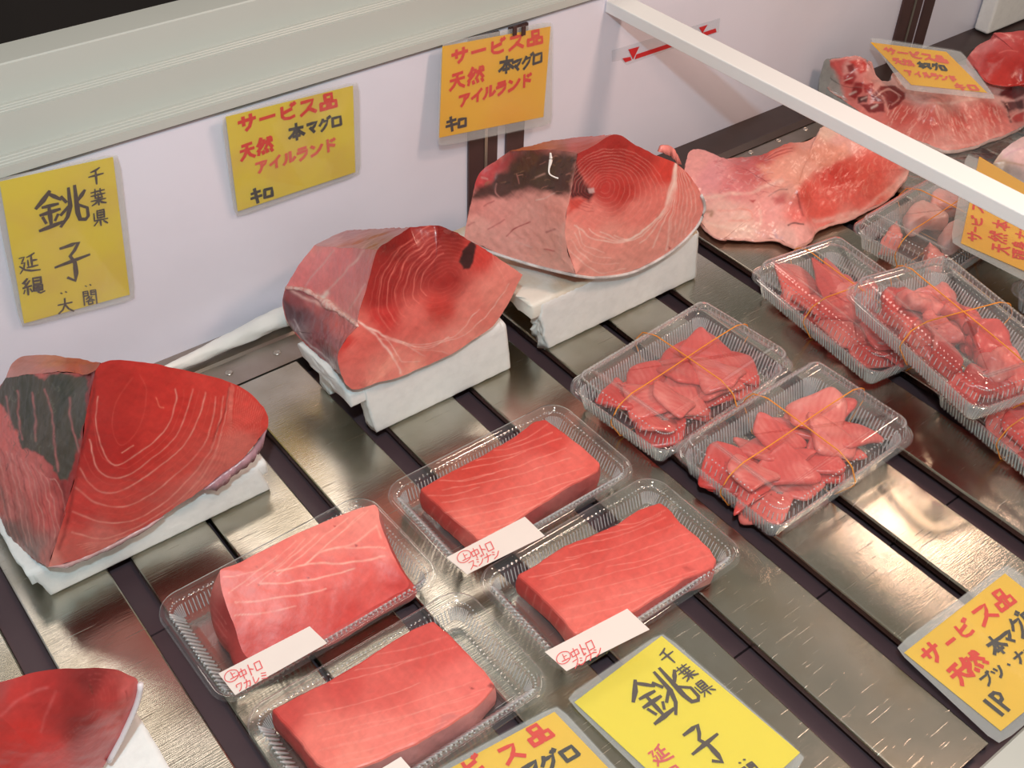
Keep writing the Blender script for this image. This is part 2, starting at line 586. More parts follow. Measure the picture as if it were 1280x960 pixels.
# slotted shelf standards on the wall
def standard(n, xs, gap):
    x0, x1, x2, x3 = xs
    e = box('trim_%d' % n, x0, x1, -0.0035, -0.0003, 0.0035, 0.2455 - 0.0, M['brown'])
    tag(e, kind='structure')
    box('channel_lip', x0 + (x1 - x0) * 0.52, x0 + (x1 - x0) * 0.62, -0.0050, -0.0030, 0.0035, 0.2455, M['screw'], e)
    f = box('channel', x2, x3, -0.0035, -0.0003, 0.0035, 0.2455, M['brown'], e)
standard(7, (0.659, 0.6985, 0.7115, 0.7365), 0)
standard(8, (1.429, 1.478, 1.486, 1.510), 0)

# ---------------------------------------------------------------- handwriting
D2 = [[(.78, -.04), (.86, .09)], [(.93, -.10), (1.0, .03)]]
def sh_(st, dx=0, dy=0):
    return [[(a + dx, b + dy) for a, b in s] for s in st]
def bx_(x0, y0, x1, y1):
    return [[(x0, y0), (x0, y1)], [(x0, y0), (x1, y0), (x1, y1)], [(x0, y1), (x1, y1)]]
GL = {
 'サ': [[(.02, .36), (.98, .30)], [(.28, .10), (.32, .62)], [(.74, .02), (.74, .45), (.62, .78), (.45, 1)]],
 'ー': [[(.08, .52), (.92, .48)]],
 'ビ': [[(.18, .12), (.18, .74), (.3, .9), (.62, .93), (.86, .86)], [(.2, .52), (.72, .34)]] + sh_(D2, -.06, .06),
 'ス': [[(.14, .13), (.8, .1), (.68, .4), (.44, .7), (.06, .97)], [(.5, .58), (.92, .92)]],
 '品': bx_(.32, .02, .70, .38) + bx_(.06, .55, .42, .95) + bx_(.58, .55, .94, .95),
 '天': [[(.2, .13), (.8, .1)], [(.08, .45), (.92, .42)], [(.5, .12), (.47, .5), (.3, .8), (.08, 1)], [(.5, .48), (.68, .8), (.96, .98)]],
 '然': [[(.26, .0), (.18, .22), (.03, .42)], [(.2, .15), (.46, .14), (.36, .42), (.05, .74)], [(.16, .28), (.26, .36)], [(.12, .42), (.22, .5)],
       [(.52, .3), (.97, .27)], [(.74, .04), (.72, .32), (.5, .7)], [(.73, .36), (.97, .68)], [(.84, .05), (.93, .14)],
       [(.1, .8), (.04, .97)], [(.34, .82), (.38, .96)], [(.6, .81), (.66, .95)], [(.86, .78), (.96, .94)]],
 '本': [[(.08, .3), (.92, .28)], [(.5, 0), (.5, 1)], [(.48, .3), (.3, .6), (.04, .8)], [(.52, .3), (.72, .58), (.97, .76)], [(.3, .78), (.7, .77)]],
 'マ': [[(.08, .16), (.86, .12), (.66, .42), (.45, .62)], [(.3, .5), (.62, .9)]],
 'グ': [[(.36, .05), (.24, .32), (.08, .52)], [(.3, .22), (.76, .2), (.64, .56), (.42, .84), (.2, 1)]] + D2,
 'ロ': bx_(.15, .15, .85, .86),
 'ア': [[(.06, .16), (.88, .13), (.76, .34), (.56, .48)], [(.5, .3), (.48, .62), (.38, .84), (.24, .98)]],
 'イ': [[(.86, .05), (.55, .38), (.1, .62)], [(.58, .36), (.58, 1)]],
 'ル': [[(.3, .1), (.3, .5), (.22, .78), (.06, .95)], [(.6, .05), (.6, .9), (.78, .8), (.97, .58)]],
 'ラ': [[(.2, .08), (.8, .06)], [(.1, .36), (.88, .33), (.78, .6), (.56, .84), (.28, 1)]],
 'ン': [[(.12, .15), (.36, .32)], [(.12, .95), (.5, .82), (.78, .56), (.96, .25)]],
 'ド': [[(.35, 0), (.35, 1)], [(.35, .4), (.85, .62)], [(.62, .08), (.72, .22)], [(.82, .02), (.92, .15)]],
 'キ': [[(.12, .3), (.85, .24)], [(.06, .6), (.94, .54)], [(.42, 0), (.56, 1)]],
 '千': [[(.76, .02), (.5, .13), (.2, .2)], [(.04, .46), (.96, .42)], [(.5, .14), (.5, 1)]],
 '葉': [[(.08, .15), (.92, .13)], [(.33, 0), (.33, .25)], [(.66, 0), (.66, .25)], [(.06, .38), (.94, .36)], [(.3, .28), (.3, .55), (.76, .55)],
       [(.52, .28), (.52, .5)], [(.73, .28), (.73, .52)], [(.04, .7), (.96, .68)], [(.5, .58), (.5, 1)], [(.48, .7), (.3, .86), (.06, .97)], [(.52, .7), (.72, .86), (.96, .95)]],
 '県': [[(.34, .03), (.34, .5)], [(.34, .03), (.78, .03), (.78, .5)], [(.34, .18), (.78, .18)], [(.34, .33), (.78, .33)], [(.34, .49), (.78, .49)],
       [(.12, .15), (.12, .63), (.96, .62)], [(.5, .62), (.5, 1)], [(.3, .73), (.1, .92)], [(.7, .73), (.93, .9)]],
 '銚': [[(.28, 0), (.16, .2), (0, .36)], [(.28, .04), (.5, .26)], [(.12, .39), (.42, .36)], [(.07, .56), (.46, .53)], [(.26, .38), (.26, .92)],
       [(.11, .66), (.17, .79)], [(.42, .64), (.34, .79)], [(.02, .96), (.48, .86)],
       [(.68, .02), (.67, .5), (.6, .78), (.46, .97)], [(.81, 0), (.81, .72), (.85, .9), (.95, .93), (1.02, .86), (1.03, .68)],
       [(.52, .22), (.61, .36)], [(.48, .66), (.65, .5)], [(1.0, .18), (.86, .36)], [(.84, .5), (1.0, .62)]],
 '子': [[(.24, .1), (.74, .05), (.62, .22), (.46, .34)], [(.46, .34), (.56, .55), (.55, .82), (.48, .97), (.3, .86)], [(.0, .52), (1.0, .44)]],
 '延': [[(.86, .03), (.7, .11), (.48, .16)], [(.68, .12), (.68, .7)], [(.68, .4), (.93, .38)], [(.48, .34), (.48, .7)], [(.42, .72), (.96, .7)],
       [(.08, .16), (.34, .13), (.14, .44), (.32, .44), (.24, .72), (.02, .98)], [(.06, .6), (.3, .84), (.6, .94), (1.02, .97)]],
 '縄': [[(.25, 0), (.07, .22), (.23, .33)], [(.36, .15), (.07, .5)], [(.04, .5), (.42, .46)], [(.22, .5), (.22, .96)], [(.1, .65), (.02, .85)], [(.34, .63), (.43, .8)],
       [(.55, .04), (.55, .4), (.92, .4)], [(.55, .04), (.92, .04), (.92, .4)], [(.55, .22), (.92, .22)], [(.52, .5), (.95, .5), (.95, .8)],
       [(.52, .5), (.52, .8), (.95, .8)], [(.52, .65), (.95, .65)], [(.73, .4), (.73, .9), (.82, .98), (1.03, .93)]],
 '大': [[(.04, .38), (.96, .35)], [(.5, 0), (.48, .42), (.3, .76), (.03, 1)], [(.5, .42), (.68, .76), (.98, 1)]],
 '閣': [[(.08, .03), (.08, 1)], [(.08, .05), (.4, .05), (.4, .35)], [(.08, .2), (.4, .2)], [(.08, .35), (.4, .35)], [(.6, .05), (.6, .35)],
       [(.6, .05), (.93, .05), (.93, 1)], [(.6, .2), (.93, .2)], [(.6, .35), (.93, .35)], [(.46, .42), (.26, .6)], [(.42, .49), (.66, .48), (.5, .66), (.24, .78)],
       [(.42, .56), (.78, .74)]] + bx_(.36, .77, .66, .96),
 '上': [[(.48, .1), (.48, .85)], [(.48, .44), (.82, .42)], [(.1, .87), (.92, .84)]],
 '中': bx_(.1, .24, .9, .66) + [[(.5, 0), (.5, 1)]],
 'ト': [[(.4, 0), (.4, 1)], [(.4, .4), (.82, .58)]],
 'ジ': [[(.15, .15), (.36, .26)], [(.06, .43), (.27, .53)], [(.08, .95), (.55, .78), (.9, .36)]] + D2,
 'シ': [[(.15, .12), (.38, .23)], [(.08, .4), (.3, .5)], [(.08, .95), (.55, .78), (.92, .3)]],
 'ナ': [[(.06, .38), (.94, .34)], [(.52, 0), (.5, .5), (.36, .82), (.18, 1)]],
 'ワ': [[(.15, .42), (.14, .12), (.86, .1), (.78, .5), (.58, .8), (.32, .98)]],
 'カ': [[(.06, .32), (.86, .29), (.82, .7), (.68, .95), (.52, .84)], [(.46, .02), (.42, .45), (.28, .78), (.08, .98)]],
 'レ': [[(.25, .05), (.25, .92), (.62, .78), (.92, .5)]],
 'ミ': [[(.25, .1), (.82, .25)], [(.2, .42), (.76, .56)], [(.14, .75), (.86, .95)]],
 'ブ': [[(.08, .16), (.84, .12), (.7, .52), (.5, .78), (.22, .98)]] + D2,
 'ツ': [[(.12, .15), (.22, .4)], [(.42, .1), (.52, .36)], [(.88, .12), (.78, .55), (.6, .82), (.35, .98)]],
 '・': [[(.46, .45), (.54, .58)]],
 'カリ': [],
 '1': [[(.5, 0), (.5, 1)]],
 'P': [[(.3, 0), (.3, 1)], [(.3, .06), (.66, .03), (.84, .2), (.7, .44), (.3, .52)]],
 '頭': [[(.04, .1), (.42, .08)], [(.1, .28), (.1, .5), (.38, .5), (.38, .28), (.1, .28)], [(.14, .6), (.2, .78)], [(.36, .6), (.28, .8)], [(.02, .9), (.46, .84)],
       [(.52, .06), (.98, .04)], [(.74, .06), (.66, .2)], [(.58, .22), (.58, .74), (.92, .74)], [(.58, .22), (.92, .22), (.92, .74)], [(.58, .4), (.92, .4)], [(.58, .56), (.92, .56)], [(.66, .78), (.52, .98)], [(.82, .78), (.98, .96)]],
 '身': [[(.5, 0), (.42, .12)], [(.28, .14), (.28, .66)], [(.28, .14), (.72, .14), (.72, .9), (.6, .96)], [(.28, .3), (.72, .3)], [(.28, .46), (.72, .46)], [(.12, .64), (.78, .62)], [(.9, .5), (.5, .8), (.1, .98)]],
 ',,': [[(.1, .1), (.2, .3)], [(.5, 0), (.6, .2)]],
 ' ': [],
}
GL['O'] = [[(.5 + .5 * math.cos(a * .3307), .5 + .5 * math.sin(a * .3307)) for a in range(20)]]
def ribbon(pts, wd, n, V, F, lift, taper):
    """flat brush stroke along 3D points lying in the plane with normal n"""
    wd = wd * (1.22 if wd > .00095 else 1.0) * (1.15 if taper and wd > .002 else 1.0)
    P = [np.array(p) for p in pts]
    Q = []
    for i in range(len(P) - 1):
        k = max(1, int(np.linalg.norm(P[i + 1] - P[i]) / (wd * 1.2)))
        for j in range(k):
            Q.append(P[i] + (P[i + 1] - P[i]) * j / k)
    Q.append(P[-1])
    m = len(Q)
    b0 = len(V)
    for i in range(m):
        t = Q[min(i + 1, m - 1)] - Q[max(i - 1, 0)]
        t = t / (np.linalg.norm(t) + 1e-9)
        s = np.cross(n, t)
        u = i / max(1, m - 1)
        ww = wd * 0.5 * (1.0 if not taper else (1.25 - 0.75 * u if taper == 1 else 1.15 - 0.5 * abs(2 * u - 1)))
        ext = t * (wd * 0.3) * (-1 if i == 0 else (1 if i == m - 1 else 0))
        V.append(Q[i] + s * ww + n * lift + ext)
        V.append(Q[i] - s * ww + n * lift + ext)
    for i in range(m - 1):
        a = b0 + 2 * i
        F.append((a, a + 2, a + 3, a + 1))
class Writer:
    """collects strokes; glyph boxes are given by an origin and the across and down vectors, all in the photograph's pixels on the card"""
    def __init__(self, f, n, seed=1):
        self.f, self.n = f, n
        self.inks = {}
        self.rs = random.Random(seed)
    def row(self, chars, o, right, down, ink, wd, adv=1.12, taper=0):
        V, F = self.inks.setdefault(ink, ([], []))
        o = np.array(o, float); r = np.array(right, float); d = np.array(down, float)
        for i, ch in enumerate(chars):
            q = o + r * adv * i
            for s in GL[ch]:
                lift = 0.0009 + self.rs.random() * 0.0002
                pts = []
                for a, b in s:
                    p = q + r * (a + self.rs.uniform(-.015, .015)) + d * (b + self.rs.uniform(-.015, .015))
                    pts.append(self.f(p[0], p[1]))
                ribbon(pts, wd * self.rs.uniform(.88, 1.12), self.n, V, F, lift, taper)
    def col(self, chars, o, right, down, ink, wd, adv=1.12, taper=0):
        for i, ch in enumerate(chars):
            q = np.array(o, float) + np.array(down, float) * adv * i
            self.row([ch], q, right, down, ink, wd, taper=taper)
    def build(self, parent):
        for ink, (V, F) in self.inks.items():
            o = link('lettering', mesh('lettering', V, F), M[ink], parent)
            o['label'] = {'ink': 'black pen lettering', 'brownink': 'faded black brush lettering', 'redink': 'bright red pen lettering',
                          'pinkink': 'faded red pen lettering', 'redpen': 'small red pen lettering'}[ink]

def plane_of(q):
    n = np.cross(q[1] - q[0], q[3] - q[0])
    n = n / np.linalg.norm(n)
    if np.dot(n, CP - q[0]) < 0:
        n = -n
    return q[0], n
def sheet(name, q, n, th, mat, parent, bend=0.0, lift=0.0, rnd=0.0, seg=10):
    """thin sheet with real thickness, gently bowed"""
    V, F = [], []
    for side in (0, 1):
        for j in range(seg + 1):
            for i in range(seg + 1):
                u, v = i / seg, j / seg
                if rnd:                       # slightly rounded corners
                    k = 0.5 - rnd
                    cu, cv = abs(u - .5), abs(v - .5)
                    if cu > .5 - 1e-6 and cv > .5 - 1e-6:
                        u = .5 + math.copysign(.5 - rnd * .3, u - .5)
                        v = .5 + math.copysign(.5 - rnd * .3, v - .5)
                p = (q[0] * (1 - u) + q[1] * u) * (1 - v) + (q[3] * (1 - u) + q[2] * u) * v
                h = bend * (math.sin(math.pi * u) * 0.7 + math.sin(2.2 * math.pi * v + 1) * .3 * math.sin(math.pi * u))
                V.append(p + n * (lift + h + (th if side else 0)))
    m = (seg + 1) * (seg + 1)
    for j in range(seg):
        for i in range(seg):
            a = j * (seg + 1) + i
            F.append((a, a + seg + 1, a + seg + 2, a + 1))
            F.append((m + a, m + a + 1, m + a + seg + 2, m + a + seg + 1))
    ring = [i for i in range(seg)] + [seg + j * (seg + 1) for j in range(seg)] + [m - 1 - i for i in range(seg)] + [(seg - j) * (seg + 1) for j in range(seg)]
    for i in range(len(ring)):
        a, b = ring[i], ring[(i + 1) % len(ring)]
        F.append((a, b, m + b, m + a))
    return link(name, mesh(name, V, F, bool(bend)), mat, parent)
def sign(card_px, sleeve_px, f3, mat, label, group=None, seed=1):
    """f3 gives the 3D point of a corner index; returns (root, writer)"""
    q = [np.array(f3(i, p)) for i, p in enumerate(card_px)]
    p0, n = plane_of(q)
    f = lambda x, y: atp(x, y, p0, n)
    q = [f(*p) for p in card_px]
    s = [f(*p) for p in sleeve_px]
    cen = sum(q) / 4
    r = base('price_sign', cen - n * 0.001)
    tag(r, label, 'sign', group)
    sheet('card', q, n, 0.0004, M[mat], r)
    sheet('sleeve', s, n, 0.0003, M['sleeve'], r, bend=0.0, lift=0.0014, rnd=.05)
    sheet('sleeve_back', s, n, 0.0003, M['sleeveback'], r, bend=0.0, lift=-0.0008, rnd=.05)
    return r, Writer(f, n, seed)

# --- three signs on the back wall
W_ = lambda y0: (lambda i, p: at(p[0], p[1], 1, y0[i]))
r, t = sign([(-1, 227), (141, 196), (162, 368), (30, 404)], [(-12, 226), (149, 191), (170, 374), (26, 410)],
            W_([-.014, -.014, -.008, -.008]), 'yellow', 'yellow portrait sign with big black brush characters taped low on the wall at far left')
Z = lambda x, y: (x / 4.172, 185 + y / 4.172)
def V2(a, b, s): return ((b[0] - a[0]) / s, (b[1] - a[1]) / s)
t.col('銚', Z(180, 240), V2((180, 240), (435, 185), 4.172), V2((240, 225), (262, 420), 4.172), 'brownink', .0028, taper=2)
t.col('子', Z(268, 515), V2((268, 515), (450, 468), 4.172), V2((290, 480), (325, 680), 4.172), 'brownink', .0028, taper=2)
t.col('千葉県', Z(455, 112), V2((455, 112), (535, 95), 4.172), V2((0, 0), (8, 82), 4.172), 'brownink', .0016, adv=1.32, taper=2)
t.col('延', Z(88, 560), V2((88, 560), (190, 540), 4.172), V2((0, 0), (14, 95), 4.172), 'brownink', .0015, taper=2)
t.col('縄', Z(112, 685), V2((112, 685), (218, 665), 4.172), V2((0, 0), (10, 85), 4.172), 'brownink', .0019, taper=2)
t.row('大', Z(295, 790), V2((0, 0), (80, -15), 4.172), V2((0, 0), (8, 72), 4.172), 'brownink', .0013)
t.row('閣', Z(425, 745), V2((0, 0), (75, -14), 4.172), V2((0, 0), (8, 75), 4.172), 'brownink', .0013)
t.row([',,'], Z(308, 752), V2((0, 0), (60, -12), 4.172), V2((0, 0), (4, 22), 4.172), 'brownink', .0010)
t.row([',,'], Z(436, 715), V2((0, 0), (60, -12), 4.172), V2((0, 0), (4, 22), 4.172), 'brownink', .0010)
t.build(r)

def service(t, Z, s, rows, seed=0):
    for chars, o, rt, dn, ink, wd, adv in rows:
        t.row(chars, Z(*o), (rt[0] / s, rt[1] / s), (dn[0] / s, dn[1] / s), ink, wd, adv)
r, t = sign([(282, 146), (441, 107), (444, 215), (297, 264)], [(276, 145), (449, 101), (451, 218), (294, 273)],
            W_([-.014, -.014, -.006, -.006]), 'yellow', 'worn yellow landscape sign with red and black handwriting, middle one on the wall')
Z = lambda x, y: (265 + x / 5.055, 90 + y / 5.055)
service(t, Z, 5.055, [
 ('サービス品', (160, 285), (108, -28), (8, 92), 'redink', .0030, 1.19),
 ('天然', (168, 460), (95, -28), (8, 98), 'redink', .0028, 1.18),
 ('本', (478, 335), (98, -22), (6, 100), 'ink', .0027, 1.0),
 ('マグロ', (595, 320), (72, -18), (4, 72), 'ink', .0026, 1.05),
 ('アイルランド', (270, 568), (78, -24), (6, 72), 'pinkink', .0026, 1.10),
 ('キ', (235, 745), (72, -18), (12, 88), 'ink', .0027, 1),
 ('ロ', (318, 735), (66, -16), (4, 66), 'ink', .0027, 1)])
t.build(r)
r, t = sign([(553, 58), (688, 33), (679, 146), (549, 172)], [(552, 54), (691, 26), (690, 155), (547, 184)],
            W_([-.015, -.015, -.024, -.024]), 'orange', 'orange-yellow sign with red and black handwriting hung over the brown wall channels')
Z = lambda x, y: (535 + x / 5.647, 20 + y / 5.647)
service(t, Z, 5.647, [
 ('サービス品', (165, 240), (112, -26), (-2, 98), 'redink', .0030, 1.19),
 ('天然', (150, 410), (112, -30), (-6, 115), 'redink', .0028, 1.18),
 ('本', (500, 295), (105, -20), (-6, 115), 'ink', .0027, 1.0),
 ('マグロ', (590, 315), (78, -26), (-6, 85), 'ink', .0026, .92),
 ('アイルランド', (215, 558), (84, -26), (-4, 84), 'redink', .0028, 1.03),
 ('キ', (122, 722), (82, -18), (0, 96), 'ink', .0027, 1),
 ('ロ', (205, 722), (68, -14), (-2, 72), 'ink', .0027, 1)])
t.build(r)
# two brown tape tabs holding the third sign
tp = base('tape_tab', at(655, 36, 1, -.004))
tag(tp, 'pair of small brown tabs at the top edge of the orange wall sign', 'clip')
for px in (641, 652):
    a, b = at(px, 33, 1, -.0175), at(px + 4, 43, 1, -.0175)
    box('tab', a[0], b[0], -.0190, -.0172, b[2], a[2], M['brown'], tp)

# --- signs lying in the case
F_ = lambda z: (lambda i, p: at(p[0], p[1], 2, z[i]))
r, t = sign([(718, 878), (827, 795), (1000, 941), (893, 1040)], [(706, 872), (828, 789), (1010, 948), (893, 1056)],
            F_([.004, .008, .006, .003]), 'lemon', 'bright yellow portrait sign with big black brush characters lying on the slats at the front')
Z = lambda x, y: (700 + x / 4.129, 780 + y / 4.129)
t.col('銚', Z(315, 330), V2((315, 330), (560, 210), 4.129), V2((330, 310), (505, 505), 4.129), 'brownink', .0026, taper=2)
t.col('子', Z(590, 580), V2((590, 580), (735, 495), 4.129), V2((640, 520), (820, 700), 4.129), 'brownink', .0026, taper=2)
t.col('千葉県', Z(490, 160), V2((490, 160), (555, 118), 4.129), V2((0, 0), (70, 62), 4.129), 'brownink', .0014, adv=1.33, taper=2)
t.col('延', Z(440, 665), V2((0, 0), (80, -50), 4.129), V2((0, 0), (65, 75), 4.129), 'redpen', .0014)
t.col('縄', Z(520, 775), V2((0, 0), (80, -50), 4.129), V2((0, 0), (65, 75), 4.129), 'redpen', .0014)
t.row('大', Z(800, 880), V2((0, 0), (70, -42), 4.129), V2((0, 0), (56, 60), 4.129), 'brownink', .0013)
t.row('閣', Z(920, 755), V2((0, 0), (70, -46), 4.129), V2((0, 0), (56, 60), 4.129), 'brownink', .0013)
t.row([',,'], Z(915, 722), V2((0, 0), (60, -36), 4.129), V2((0, 0), (16, 16), 4.129), 'brownink', .0010)
t.build(r)
r, t = sign([(540, 973), (693, 890), (810, 1012), (650, 1110)], [(530, 970), (697, 880), (822, 1016), (650, 1124)],
            F_([.006, .008, .005, .003]), 'amber', 'yellow sign cut off by the bottom edge, only its top right corner in view')
Z = lambda x, y: (570 + x / 6.4, 870 + y / 6.4)
service(t, Z, 6.4, [
 ('サービ', (-330, 720), (150, -75), (75, 105), 'redink', .0026, 1.16),
 ('ス', (310, 440), (165, -75), (95, 120), 'redink', .0026, 1),
 ('品', (520, 300), (170, -95), (105, 115), 'redink', .0026, 1),
 ('天然', (-200, 900), (150, -80), (90, 120), 'redink', .0026, 1.1),
 ('本マ', (370, 650), (130, -70), (90, 110), 'ink', .0026, 1.1),
 ('グ', (640, 520), (150, -82), (80, 105), 'ink', .0026, 1),
 ('ロ', (800, 455), (130, -75), (80, 95), 'ink', .0026, 1)])
t.build(r)
r, t = sign([(1130, 816), (1256, 717), (1375, 812), (1251, 914)], [(1118, 809), (1259, 703), (1394, 812), (1249, 932)],
            F_([.010, .010, .005, .004]), 'amber', 'orange-yellow sign marked 1P lying on the slats at the right edge')
Z = lambda x, y: (1110 + x / 4.364, 700 + y / 4.364)
service(t, Z, 4.364, [
 ('サ', (160, 500), (80, -60), (70, 85), 'redink', .0026, 1),
 ('ー', (290, 440), (50, -34), (50, 50), 'redink', .0026, 1),
 ('ビ', (345, 370), (75, -50), (62, 72), 'redink', .0024, 1),
 ('ス', (440, 290), (95, -65), (75, 80), 'redink', .0026, 1),
 ('品', (545, 205), (85, -60), (72, 85), 'redink', .0026, 1),
 ('天', (300, 612), (75, -60), (95, 78), 'redink', .0028, 1),
 ('然', (375, 560), (90, -70), (85, 75), 'redink', .0028, 1),
 ('本', (515, 450), (75, -50), (75, 85), 'ink', .0024, 1),
 ('マ', (600, 415), (60, -42), (55, 62), 'ink', .0022, 1),
 ('グ', (635, 345), (75, -55), (80, 95), 'ink', .0022, 1),
 ('ロ', (705, 300), (65, -46), (62, 68), 'ink', .0022, 1),
 ('ブツ・ナカ', (490, 650), (54, -38), (45, 48), 'ink', .0017, 1.08),
 ('1', (500, 790), (50, -40), (95, 75), 'ink', .0028, 1),
 ('P', (535, 755), (60, -45), (100, 80), 'ink', .0028, 1)])
t.build(r)
# sign propped on the collar behind the bar
r, t = sign([(1088, 53), (1183, 65), (1234, 116), (1139, 106)], [(1086, 46), (1202, 64), (1246, 124), (1132, 112)],
            F_([.088, .100, .072, .070]), 'orange', 'orange sign with faint pink writing and glare propped on the upper tuna collar')
Z = lambda x, y: (1080 + x / 7.529, 45 + y / 7.529)
service(t, Z, 7.529, [
 ('サービス品', (170, 105), (110, 18), (45, 62), 'pinkink', .0026, 1.08),
 ('天然', (250, 205), (90, 14), (40, 56), 'pinkink', .0022, 1.1),
 ('本マグロ', (490, 245), (62, 8), (38, 58), 'ink', .0026, 1.08),
 ('アイルランド', (370, 320), (74, 10), (38, 52), 'pinkink', .0022, 1.1),
 ('キロ', (830, 450), (100, 6), (50, 60), 'pinkink', .0022, 1.2)])
t.build(r)
# sign lying across the packs behind the bar
r, t = sign([(1201, 304), (1224, 196), (1400, 300), (1355, 372)], [(1188, 303), (1208, 190), (1420, 300), (1370, 396)],
            F_([.062, .062, .060, .060]), 'orange', 'orange sign with red handwriting turned sideways, resting on packs behind the white bar')
Z = lambda x, y: (1180 + x / 8.73, 240 + y / 8.73)
def side(ch, o, rt, dn, wd): t.row(ch, Z(*o), (rt[0] / 8.73, rt[1] / 8.73), (dn[0] / 8.73, dn[1] / 8.73), 'redink', wd, 1.1)
side('サ', (250, 530), (10, -100), (150, 30), .0022)
side('ー', (310, 440), (10, -60), (50, 10), .0022)
side('ビ', (290, 370), (15, -110), (120, 25), .0022)
side('ス', (300, 205), (15, -95), (125, 35), .0022)
side('天', (500, 640), (18, -90), (200, 60), .0022)
side('然', (480, 520), (18, -100), (200, 60), .0022)
side('本', (520, 390), (25, -95), (180, 50), .0022)
side('頭', (735, 720), (18, -100), (170, 50), .0020)
side('身', (740, 610), (18, -90), (170, 50), .0020)
side('ナカ', (770, 500), (18, -80), (130, 40), .0020)
t.build(r)

# red load-line sticker on the back wall
tp = base('load_line_sticker', at(830, 60, 1, -0.001))
tag(tp, 'clear sticker with a red line and two small red arrowheads on the wall', 'sticker')
def wallpoly(name, pts, y, th, mat, parent):
    P = [at(a, b, 1, y) for a, b in pts]
    n = len(P)
    V = P + [p - np.array([0, th, 0]) for p in P]
    F = [tuple(range(n)), tuple(range(n, 2 * n))[::-1]] + [(i, (i + 1) % n, n + (i + 1) % n, n + i) for i in range(n)]
    return link(name, mesh(name, V, F), mat, parent)
Z = lambda L: zc(L, 640, 0, 4)
wallpoly('backing', Z([(498, 252), (1040, 90), (1034, 160), (572, 326), (545, 300), (500, 310)]), -.0003, .0002, M['sleeve'], tp)
wallpoly('line', Z([(552, 292), (592, 284), (598, 300), (566, 311)]), -.0006, .0003, M['redtape'], tp)
wallpoly('line', Z([(622, 272), (1018, 142), (1022, 160), (614, 296)]), -.0006, .0003, M['redtape'], tp)
wallpoly('arrowhead', Z([(582, 247), (636, 233), (605, 297)]), -.0006, .0003, M['redtape'], tp)
wallpoly('arrowhead', Z([(935, 138), (977, 124), (952, 165)]), -.0006, .0003, M['redtape'], tp)

# ---------------------------------------------------------------- flesh: patches between shared 3D edges, pigment stored per vertex
def catmull(P, k=10):
    P = np.asarray(P, float)
    if len(P) < 3:
        return P
    Q = np.vstack([2 * P[0] - P[1], P, 2 * P[-1] - P[-2]])
    out = []
    for i in range(1, len(Q) - 2):
        for j in range(k):
            t = j / k
            out.append(0.5 * ((2 * Q[i]) + (-Q[i - 1] + Q[i + 1]) * t + (2 * Q[i - 1] - 5 * Q[i] + 4 * Q[i + 1] - Q[i + 2]) * t * t
                              + (-Q[i - 1] + 3 * Q[i] - 3 * Q[i + 1] + Q[i + 2]) * t ** 3))
    out.append(Q[-2])
    return np.array(out)
def resample(P, n):
    P = np.asarray(P, float)
    d = np.r_[0, np.cumsum(np.linalg.norm(np.diff(P, axis=0), axis=1))]
    u = np.linspace(0, d[-1], n)
    return np.stack([np.interp(u, d, P[:, k]) for k in range(P.shape[1])], 1)
def edge(ctrl, sp=0.0011, smooth=True, rag=0.0, seed=0):
    """ctrl: points (px,py,y-plane) or 3-arrays (world, given as ('w',x,y,z)) or ('z',px,py,z)"""
    P = []
    for c in ctrl:
        if c[0] == 'w': P.append(np.array(c[1:], float))
        elif c[0] == 'z': P.append(at(c[1], c[2], 2, c[3]))
        else: P.append(at(c[0], c[1], 1, c[2]))
    Q = catmull(P) if smooth else np.array(P)
    L = np.linalg.norm(np.diff(Q, axis=0), axis=1).sum()
    Q = resample(Q, max(3, int(L / sp)))
    if rag:
        for k in range(3):
            nz = pnoise(Q, 300, seed + k, 4)
            nz *= np.clip(np.minimum(np.arange(len(Q)), np.arange(len(Q))[::-1]) / 4.0, 0, 1)
            Q[:, k] += rag * nz * (0.4 if k == 1 else 1)
    return Q
def fam(A, B, n, a=0.0, b=1.0):
    A = resample(catmull(A), 22); B = resample(catmull(B), 22)
    return [A + (B - A) * (a + (b - a) * i / max(1, n - 1)) for i in range(n)]
